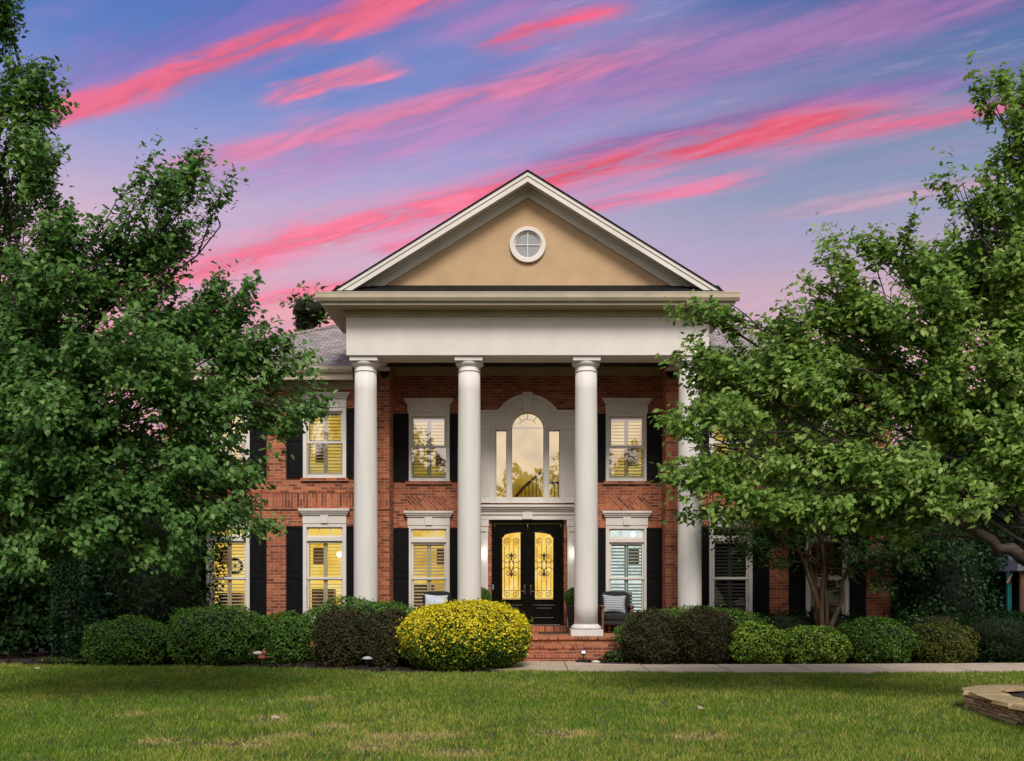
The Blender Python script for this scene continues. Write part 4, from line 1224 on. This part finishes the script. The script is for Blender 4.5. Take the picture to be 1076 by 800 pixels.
def tree(name, label, cat, group, base, trunk_top, clumps, leaf, sprays_per, per_spray, leafmat, barkmat, r0, seed, kind='maple', stems=None, twig_r=.006, spray_len=.30, up=.7, limb_r=.05, core=0.0, t0=.45):
    """clumps: (x,y,z, rx,ry,rz, weight); a branch runs to every clump and twigs with leaves fill it"""
    rng = np.random.default_rng(seed)
    root = empty(name, base, label, cat, group)
    wood = MB(); polys = []
    bx = np.array(base, float); tt = np.array(trunk_top, float)
    pts = limb_path(base, trunk_top, 0, rng, 6)
    wood.tube(pts, [r0*(1.25 if i == 0 else 1-.35*i/5) for i in range(6)], 12)
    for (x, y, z, rx, ry, rz, wgt) in clumps:
        c = np.array([x,y,z]); dist = np.linalg.norm(c-tt)
        t = rng.uniform(t0, 1.0) if dist > 1 else 1.0
        st = np.array(pts[min(5, int(t*5))])
        lr = limb_r*min(1.6, .6+dist*.12)
        lp = limb_path(st, c+np.array([0,ry*.55,-.15*rz]), .10, rng, 8)
        wood.tube(lp, [lr*(1-.8*i/7)+twig_r for i in range(8)], 6)
        # side branches inside the clump
        ns = max(3, int(sprays_per*wgt*rx*rz/.4)); subs = []
        for k in range(max(4, ns//7)):
            d = unit(rng.normal(size=(1,3)))[0]*np.array([rx,ry,rz])*rng.uniform(.45,.85)
            e = c+d; s0 = np.array(lp[rng.integers(4,8)])
            bp = limb_path(s0, e, .08, rng, 4); wood.tube(bp, [twig_r*2.4, twig_r*2, twig_r*1.5, twig_r], 4, False); subs.append(bp)
        d = unit(rng.normal(size=(ns,3))); rad = rng.random(ns)**.42
        K = max(4, int(11*wgt)); dk = unit(rng.normal(size=(K,3)))*(rng.random((K,1))**.45)*np.array([rx,ry,rz])
        P = c+dk[rng.integers(0,K,ns)]*.95+d*rad[:,None]*np.array([rx,ry,rz])*.34
        out = unit((P-c)*.9+(P-tt)*.25+np.array([0,0,.25])+rng.normal(size=(ns,3))*.35)
        sl = spray_len*rng.uniform(.6,1.4,ns)
        for i in range(ns):
            if i % 2 == 0:
                wood.tube([P[i]-out[i]*sl[i], P[i]+out[i]*sl[i]*.9], [twig_r, twig_r*.5], 3, False)
        m = ns*per_spray
        q = np.repeat(np.arange(ns), per_spray); tpar = rng.uniform(-1,1,m)
        C = P[q]+out[q]*(tpar*sl[q])[:,None]+rng.normal(size=(m,3))*(.17*sl[q])[:,None]
        nrm = unit(np.array([0,0,up])+rng.normal(size=(m,3))*.5+np.array([0,-.45,0])+out[q]*.25)
        tip = unit(out[q]*.7+rng.normal(size=(m,3))*.75+np.array([0,0,-.65]))
        polys.append(leaf_polys(C, nrm, tip, leaf*rng.uniform(.6,1.3,m), kind))
    if stems:
        for (p0, p1, ra, rb) in stems: 
            sp = limb_path(p0, p1, .03, rng, 8); wood.tube(sp, [ra+(rb-ra)*i/7 for i in range(8)], 9)
    tr = wood.build('trunk', barkmat, root, smooth=True)
    ex = MB()
    if core:
        ex.cur = 1
        for (x, y, z, rx, ry, rz, wgt) in clumps: ex.blob((x,y,z), (rx*core,ry*core,rz*core), 10, 7, .15, seed)
    np_mesh('crown', [np.concatenate(polys)], [leafmat, M['twig']], root, None, None, ex)
    return root


def cl(px, py, rx, ry, Y, w=1.0, ryd=None):
    s = Y/F
    return (PX(px,Y), Y, PZ(py,Y), rx*s*.92, ryd or max(.45, (rx+ry)/2*s), ry*s*.92, w)

# ---- left maple (trunk outside the frame on the left)
LT = [cl(0,15,32,40,12.6), cl(20,95,45,50,12.4), cl(-40,60,60,70,13), cl(-10,180,60,60,12.8), cl(35,180,40,36,12.2), cl(85,250,40,30,12.6),
      cl(190,195,42,38,12.6,.8), cl(150,190,16,24,12.7,.7), cl(165,255,48,45,12.8), cl(225,225,16,40,12.4,.5), cl(120,300,60,45,13.2), cl(55,290,60,50,12.2), cl(-5,300,60,60,13.4),
      cl(30,375,70,50,12.5), cl(110,370,65,50,11.9), cl(185,335,60,45,12.8), cl(240,320,38,28,12.6,.8), cl(262,310,18,16,12.3,.6), cl(245,375,55,42,12.5), cl(300,385,30,30,12.3,.8), cl(325,430,20,18,12.1,.6),
      cl(285,435,42,30,12.5,.8), cl(200,420,65,45,12.0), cl(120,445,70,45,12.6), cl(40,450,70,50,11.8), cl(-30,430,60,60,12.6), cl(0,520,70,45,12.0), cl(75,515,65,40,12.4),
      cl(150,505,60,38,12.2), cl(220,490,50,32,12.4), cl(265,500,28,20,12.2,.6), cl(275,552,24,14,12.0,.6), cl(215,550,45,25,12.2,.8), cl(30,350,60,50,14.2), cl(10,420,50,50,14.4), cl(75,400,60,50,14.2), cl(160,360,60,45,14.0), cl(225,440,40,36,13.6), cl(238,505,38,26,13.4), cl(228,535,30,22,13.0,.8), cl(-10,240,60,60,14.2), cl(120,560,60,30,12.6), cl(40,575,55,28,12.2), cl(170,585,40,18,12.4,.6)]
tree('maple_tree','large leafy maple filling the left side of the picture in front of the house','tree','maple trees framing the lawn',
     (-8.1,13.0,0),(-7.6,13.0,3.6),LT,.066,76,42,M['leaf_maple'],M['bark'],.26,41,limb_r=.018,twig_r=.0045)
# ---- right maple in the stone ringed bed
RT = [cl(1052,100,18,34,12.2,.6), cl(1074,150,30,45,12.4,.8), cl(1100,110,45,70,12.6), cl(1058,215,34,38,12.3,.8), cl(1012,190,24,16,12.1,.6), cl(1105,230,60,60,12.5), cl(1025,215,16,12,12.1,.5),
      cl(1050,290,60,48,12.4), cl(985,275,48,34,12.6,.8), cl(925,262,36,26,12.5,.7), cl(880,275,24,26,12.4,.6), cl(905,325,55,42,12.7), cl(980,345,65,48,12.3), cl(1060,380,60,50,12.2),
      cl(835,345,34,34,12.6,.7), cl(855,300,12,10,12.5,.5), cl(752,335,30,22,12.6,.6), cl(722,325,12,14,12.5,.5), cl(775,375,45,38,12.7,.85), cl(728,390,26,30,12.5,.6), cl(840,405,60,42,12.5), cl(915,415,65,45,12.8), cl(995,430,65,45,12.4),
      cl(1070,455,55,42,12.0), cl(770,440,48,36,12.5,.85), cl(722,455,24,26,12.3,.6), cl(715,500,18,20,12.3,.5), cl(765,495,48,30,12.4,.85), cl(835,480,60,36,12.6), cl(905,490,60,36,12.4), cl(975,500,55,34,12.2),
      cl(1040,515,45,28,11.9), cl(850,530,55,24,12.5), cl(930,540,50,22,12.6), cl(745,535,22,14,12.3,.5), cl(790,540,35,18,12.4,.6), cl(1000,530,25,18,11.7,.6), cl(895,365,50,40,14.0), cl(960,390,55,45,14.2), cl(830,375,40,30,13.8,.8), cl(1030,300,50,50,13.8), cl(1065,430,50,45,14.0), cl(1000,300,45,40,13.6), cl(800,410,45,36,13.8,.8), cl(1070,330,40,50,13.6)]
BR = (PX(1150,12.0), 12.0, PZ(632,12.0))
tree('maple_tree','large leafy maple on the right with a bare low limb over the hedge','tree','maple trees framing the lawn',
     (7.6,12.0,0),(7.2,12.1,3.2),RT,.068,84,42,M['leaf_maple2'],M['bark'],.24,42,limb_r=.016,twig_r=.0045,
     stems=[((7.5,12.0,1.25),(PX(1076,12.0),12.0,PZ(588,12.0)),.11,.085),((PX(1076,12.0),12.0,PZ(588,12.0)),(PX(992,12.1),12.1,PZ(546,12.1)),.085,.045),((PX(1030,12.0),12.0,PZ(563,12.0)),(PX(985,12.3),12.3,PZ(505,12.3)),.04,.02)])

# ---- crape myrtle in the right bed
Yc = 20.6; X0 = PX(864,Yc)
CT = [cl(800,560,55,30,Yc-.6,.8), cl(870,530,60,45,Yc), cl(930,550,55,35,Yc+.2), cl(760,555,30,14,Yc-.8,.5), cl(840,490,65,40,Yc+.3), cl(910,480,65,45,Yc+.2), cl(860,430,60,40,Yc+.4), cl(905,590,28,18,Yc-.4,.6), cl(820,590,25,14,Yc-.6,.6),
      cl(760,505,45,40,Yc-1.1,.9,.8), cl(830,520,50,40,Yc-1.2,.9,.8), cl(900,520,50,40,Yc-1.1,.9,.8), cl(960,520,45,40,Yc-.9,.9,.8), cl(790,450,50,40,Yc-1.0,.9,.8), cl(870,450,55,40,Yc-1.1,.9,.8), cl(945,450,50,40,Yc-.9,.9,.8),
      cl(915,575,40,24,Yc-.8,.8,.6), cl(955,590,34,26,Yc-.6,.8,.6), cl(800,572,36,16,Yc-.9,.7,.5), cl(985,560,36,30,Yc-.4,.8,.6), cl(925,612,26,16,Yc-.5,.7,.5)]
stems = []
rs = random.Random(3)
for k in range(5):
    a = k*1.26; px_ = 842+k*12+rs.uniform(-2,2)
    stems.append(((X0+.17*math.cos(a),Yc+.12*math.sin(a),0),(PX(px_+ (k-2)*3,Yc),Yc+rs.uniform(-.3,.3),PZ(560+rs.uniform(-8,12),Yc)),.066,.032))
tree('crape_myrtle','crape myrtle with several smooth tan stems behind the lime shrubs','tree',None,(X0,Yc,0),(X0,Yc,2.5),CT,.080,60,18,M['leaf_crape'],M['bark_smooth'],.06,43,'oval',stems,limb_r=.012,t0=.9)

# ---- evergreens closing the sides
def evergreen(px, Y, w, top, label, mat, seed, name='evergreen_tree', group='evergreens beside the house', leaf=.11, n=9000, kind='kite', sq=2.2, cat='tree', bottom=.1):
    """dense upright evergreen: short trunk and a shaggy crown down to the ground"""
    X = PX(px, Y); h = PZ(top, Y); rx = w*Y/F/2
    root = empty(name, (X, Y, 0), label, cat, group)
    t = MB(); t.tube([(X,Y,0),(X+.05,Y,h*.4),(X,Y,h*.8)], [.12,.09,.03], 8); t.build('trunk', M['bark'], root, smooth=True)
    rng = np.random.default_rng(seed)
    z = rng.random(n)**.85; th = rng.uniform(0,6.283,n)
    prof = np.sqrt(np.clip(1-(np.abs(z-.36)/.64)**sq,0,1))
    lump = 1+.16*np.sin(5*th+9*z+seed)+.12*np.sin(3*th-14*z+seed*2)+.08*np.sin(9*th+23*z)
    rad = prof*lump*(1-np.abs(rng.normal(0,.12,n)))
    P = np.stack([X+rx*rad*np.cos(th), Y+rx*rad*np.sin(th), bottom+z*(h-bottom)],1)
    out = np.stack([np.cos(th),np.sin(th),np.full(n,-.15)],1)
    nrm = unit(out*.5+rng.normal(size=(n,3))*.6+np.array([0,0,.5])); tip = unit(out+rng.normal(size=(n,3))*.6+np.array([0,0,-.3]))
    polys = leaf_polys(P, nrm, tip, leaf*rng.uniform(.6,1.4,n), kind)
    ex = MB(); ex.cur = 1; ex.blob((X,Y,bottom+(h-bottom)*.42), (rx*.72,rx*.72,(h-bottom)*.42), 16, 12, .1, seed)
    np_mesh('crown', [polys], [mat, M['twig']], root, None, None, ex)
    return root

evergreen(84,19.75,56,582,'narrow glossy holly standing left of the clipped round shrubs',M['leaf_holly'],51,'holly_tree',leaf=.075,n=7000,kind='oval',sq=3)
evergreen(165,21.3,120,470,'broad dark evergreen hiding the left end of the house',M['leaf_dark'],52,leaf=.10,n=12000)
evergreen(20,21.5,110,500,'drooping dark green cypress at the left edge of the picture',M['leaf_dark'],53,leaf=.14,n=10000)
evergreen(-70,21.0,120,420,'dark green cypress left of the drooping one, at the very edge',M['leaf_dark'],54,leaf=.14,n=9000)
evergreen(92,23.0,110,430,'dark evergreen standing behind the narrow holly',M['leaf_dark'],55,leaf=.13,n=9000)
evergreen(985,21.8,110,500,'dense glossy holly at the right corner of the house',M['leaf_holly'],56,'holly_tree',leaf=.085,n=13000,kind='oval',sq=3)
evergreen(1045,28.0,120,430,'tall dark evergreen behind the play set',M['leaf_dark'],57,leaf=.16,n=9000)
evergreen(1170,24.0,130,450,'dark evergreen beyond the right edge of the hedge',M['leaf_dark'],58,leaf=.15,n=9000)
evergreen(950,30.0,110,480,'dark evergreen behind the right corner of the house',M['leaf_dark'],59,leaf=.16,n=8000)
# deciduous trees far behind
def far_tree(px, Y, w, top, label, seed, mat='leaf_olive'):
    X = PX(px,Y); h = PZ(top,Y); rx = w*Y/F/2
    rng = np.random.default_rng(seed); cls = []
    for k in range(9):
        d = unit(rng.normal(size=(1,3)))[0]*np.array([.6,.6,.55]); r = rng.uniform(.38,.55)
        cls.append((X+d[0]*rx, Y+d[1]*rx, h-rx*.9+d[2]*rx*.9, rx*r, rx*r, rx*r*.8, .34))
    cls.append((X,Y,h-rx*.75,rx*.6,rx*.6,rx*.6,.16))
    return tree('broadleaf_tree',label,'tree','trees behind the house',(X,Y,0),(X,Y,h-rx*1.3),cls,.26,20,14,M[mat],M['bark'],.2,seed,'oval',twig_r=.012,spray_len=.7,core=.72)
far_tree(326,42,46,311,'small round treetop showing over the roof left of the portico',61,'leaf_green')
far_tree(70,36,190,400,'broad tree far behind the left maple',62,'leaf_green')
far_tree(-40,34,200,330,'tall tree far behind the left edge of the picture',63,'leaf_green')
far_tree(1010,40,170,390,'broad tree far behind the right maple',64,'leaf_green')
far_tree(1110,38,200,360,'tall tree far behind the right edge of the picture',65,'leaf_green')

# ------------------------------------------------------------------ play set behind the right hedge
Yp = 26.0
px0 = PX(1060,Yp); px1 = PX(1090,Yp)
ps = empty('play_set', (px0,Yp,0), 'teal and pale wood play set with grey canopy behind the hedge, right edge', 'play set')
m = MB(); m.box(px0-.055, px0+.055, Yp-.055, Yp+.055, 0, PZ(601,Yp)); m.build('teal_post', M['teal'], ps, bevel=.008)
m = MB(); xw = PX(1074.5,Yp-.3); m.box(xw-.06, xw+.06, Yp-.36, Yp-.24, 0, PZ(600,Yp)); m.build('wood_post', M['pale_wood'], ps, bevel=.008)
m = MB(); m.box(px0-.04, px0+1.9, Yp-.04, Yp+.04, PZ(602.5,Yp), PZ(600.8,Yp)); m.build('beam', M['iron'], ps)
m = MB(); m.poly_y([(px0-.02,PZ(600.5,Yp)),(px0+1.9,PZ(602,Yp)),(px0+1.6,PZ(578,Yp)),(px0+.5,PZ(580,Yp)),(px0,PZ(588,Yp))], Yp-.5, Yp+.9); m.build('canopy', M['canvas'], ps, bevel=.02)
m = MB(); m.box(px0+1.7, px0+1.82, Yp-.06, Yp+.06, 0, PZ(601,Yp)); m.build('teal_post', M['teal'], ps, bevel=.008)
m = MB(); m.tube([(px0+.05,Yp-.1,PZ(603,Yp)),(px0-.12,Yp-.15,PZ(613,Yp))], .03, 6); m.build('brace', M['pale_wood'], ps)

# ------------------------------------------------------------------ dry stone edging of the right maple's bed
sp = empty('stone_planter', (6.6,11.5,0), 'low dry stacked stone planter edge with tan flagstone cap at the lower right', 'planter')
rs = random.Random(12)
edge = [(5.62,8.6),(5.62,10.2),(5.62,11.4),(5.66,12.3),(5.86,12.72),(6.5,13.02),(7.2,13.2),(8.2,13.3),(9.4,13.2)]
def along(t):
    L = [math.dist(edge[i],edge[i+1]) for i in range(len(edge)-1)]; s = t
    for i, l in enumerate(L):
        if s <= l or i == len(L)-1:
            a, b2 = edge[i], edge[i+1]; k = s/l; d = ((b2[0]-a[0])/l,(b2[1]-a[1])/l)
            return (a[0]+d[0]*l*k, a[1]+d[1]*l*k), d
        s -= l
TOT = sum(math.dist(edge[i],edge[i+1]) for i in range(len(edge)-1))
def stone(mb, s0, s1, z0, z1, out, depth, jit):
    (x0,y0), d0 = along(s0); (x1,y1), d1 = along(s1)
    n0 = (-d0[1], d0[0]); n1 = (-d1[1], d1[0]); j = lambda: rs.uniform(-jit, jit)
    P = []
    for zz in (z0, z1):
        P += [(x0+n0[0]*(out+j()),y0+n0[1]*(out+j()),zz+j()*.4),(x1+n1[0]*(out+j()),y1+n1[1]*(out+j()),zz+j()*.4),(x1-n1[0]*(depth+j()),y1-n1[1]*(depth+j()),zz+j()*.4),(x0-n0[0]*(depth+j()),y0-n0[1]*(depth+j()),zz+j()*.4)]
    P = [(p_[0]+rs.uniform(-jit,jit), p_[1]+rs.uniform(-jit,jit), p_[2]) for p_ in P]
    mb.add(P, [(3,2,1,0),(4,5,6,7),(4,0,1,5),(5,1,2,6),(6,2,3,7),(7,3,0,4)][:])
sm = MB(); z = -.01
for c in range(6):
    h = rs.uniform(.030,.052); s = rs.uniform(0,.1)
    while s < TOT-.35:
        l = rs.uniform(.12,.36); sm.cur = rs.choice((0,0,1,2,3)); stone(sm, s, s+l-.012, z+.003, z+h-.003, .0+rs.uniform(-.02,.03), .2, .012); s += l
    z += h
TOPZ = z
ST = [mottled('stone_%s' % nme, [(.3, tuple(q*.55 for q in c)), (.7, c)], 14, .9, 30, .8, .015) for nme, c in (('brown', (.42,.31,.18)), ('tan', (.60,.48,.29)), ('grey', (.42,.42,.38)), ('rust', (.44,.26,.14)))]
sm.build('wall', ST, sp, bevel=.008)
cm = MB(); s = 0
while s < TOT-.6:
    l = rs.uniform(.28,.62); stone(cm, s, s+l-.015, TOPZ+.002, TOPZ+.034+rs.uniform(0,.016), .06+rs.uniform(-.03,.05), .32+rs.uniform(-.08,.09), .035); s += l
cm.build('cap', mottled('flagstone', [(.3,(.24,.175,.085)),(.55,(.34,.255,.13)),(.75,(.44,.35,.21))], 5, .85, 25, .6, .012), sp, bevel=.008)
so = MB(); so.add([(p_[0]+.2,p_[1]-.15,TOPZ-.03) for p_ in edge]+[(10,12,TOPZ-.03),(10,8.6,TOPZ-.03)], [tuple(range(len(edge)+2))[::-1]]); so.build('soil', M['mulch'], sp)

# ------------------------------------------------------------------ small things in the beds
Yl = 18.45
pl = empty('path_light', (PX(386,Yl),Yl,0), 'small path light with white mushroom cap in mulch before the maroon shrubs', 'path light')
x = PX(386,Yl); zt = PZ(690.5,Yl)
m = MB(); m.tube([(x,Yl,0),(x,Yl,zt-.03)], .014, 8); m.lathe([(.045,zt-.11),(.05,zt-.05),(.045,zt-.045)], x, Yl, 14); m.build('stem', M['iron'], pl)
m = MB(); m.lathe([(.105,zt-.04),(.10,zt-.02),(.06,zt+.005),(.01,zt+.015)], x, Yl, 20); m.build('cap', M['metal_pale'], pl, smooth=True)
Yl = 19.95
spt = empty('spot_light', (PX(613,Yl),Yl,0), 'small dark garden spotlight in the mulch right of the steps', 'garden light')
x = PX(613,Yl); m = MB(); m.tube([(x,Yl,0),(x,Yl,.14)], .012, 6); m.build('stake', M['iron'], spt)
m = MB(); m.rot_box((x,Yl,.19), (.11,.08,.09), 'X', R(-25)); 
m_, g_, b_ = new_mat('slate_blue_plastic'); b_.inputs['Base Color'].default_value = (.07,.12,.20,1); b_.inputs['Roughness'].default_value = .25
m.build('lamp_head', m_, spt, bevel=.015)
m = MB(); Yq = 19.45; m.blob((PX(626,Yq),Yq,.035), (.085,.06,.04), 14, 9, .12, 4)
tag(m.build('pale_stone', M['pebble'], smooth=True), 'pale rounded stone in the mulch beside the walk right of the steps', 'stone')
# rust and white ornament low under the hedge
Yo = 18.9; x = PX(275,Yo); z = PZ(691,Yo)
go = empty('garden_ornament', (x,Yo,0), 'small rust red and white ornament low under the clipped hedge on the left', 'ornament')
rust = paint('rust_red', (.30,.085,.045), .7, .2, 12); pale = paint('pale_grey_white', (.55,.53,.55), .6, .1, 12)
m = MB(); m.tube([(x,Yo,0),(x,Yo,z)], .008, 6); m.tube([(x,Yo,z),(x+.25,Yo,z+.01)], .012, 6); m.build('stake', M['wood'], go)
m = MB(); m.blob((x,Yo,z), (.085,.05,.045), 14, 9, .1, 2); m.blob((x+.045,Yo,z+.09), (.05,.04,.06), 12, 8, .1, 3); m.build('body', rust, go, smooth=True)
m = MB(); m.blob((x-.08,Yo+.01,z+.085), (.10,.03,.04), 14, 9, .05, 2); m.build('wing', pale, go, smooth=True)
# fallen leaves on the lawn
fm = leaf_mat('fallen_leaf', [(.30,.20,.09),(.42,.34,.22),(.55,.5,.42)], .2)
rng = np.random.default_rng(77)
for (px_, py_, lab) in ((735,748,'pale curled fallen leaf on the lawn right of centre'),(38,705,'tan fallen leaf on the lawn at the far left'),(288,758,'brown fallen leaf on the lawn below the clipped shrubs')):
    Yg = EYE*F/(py_-HZ); Xg = PX(px_, Yg)
    C = np.array([[Xg,Yg,.05]]); q = leaf_polys(C, unit(np.array([[.2,-.5,.8]])), np.array([[.8,.2,.3]]), np.array([.085]), 'maple')
    tag(np_mesh('fallen_leaf', [q], fm, None, (Xg,Yg,.05)), lab, 'leaf', 'fallen leaves on the lawn')

# ------------------------------------------------------------------ trees across the street, seen only mirrored in the windows
rng = np.random.default_rng(90); pol = []; ex = MB(); ex.cur = 1
for k in range(15):
    X = -26+k*3.8+rng.uniform(-1,1); h = rng.uniform(10.6,13.4); r = rng.uniform(2.2,3.2); n = 2600
    d = unit(rng.normal(size=(n,3))); Pq = d*(rng.random(n)**.3)[:,None]*np.array([r,r,h*.5])*(1+.15*np.sin(5*d[:,:1]+4*d[:,2:]+k))+np.array([X,-25,h*.5])
    pol.append(leaf_polys(Pq, unit(rng.normal(size=(n,3))), rng.normal(size=(n,3)), .34*rng.uniform(.6,1.4,n), 'oval'))
    ex.blob((X,-25,h*.45), (r*.75,r*.75,h*.42), 12, 9, .15, k)
tag(np_mesh('far_tree_line', [np.concatenate(pol)], [M['leaf_olive'], M['twig']], None, None, None, ex), 'row of trees across the street mirrored in the upper windows', 'trees', kind='stuff')
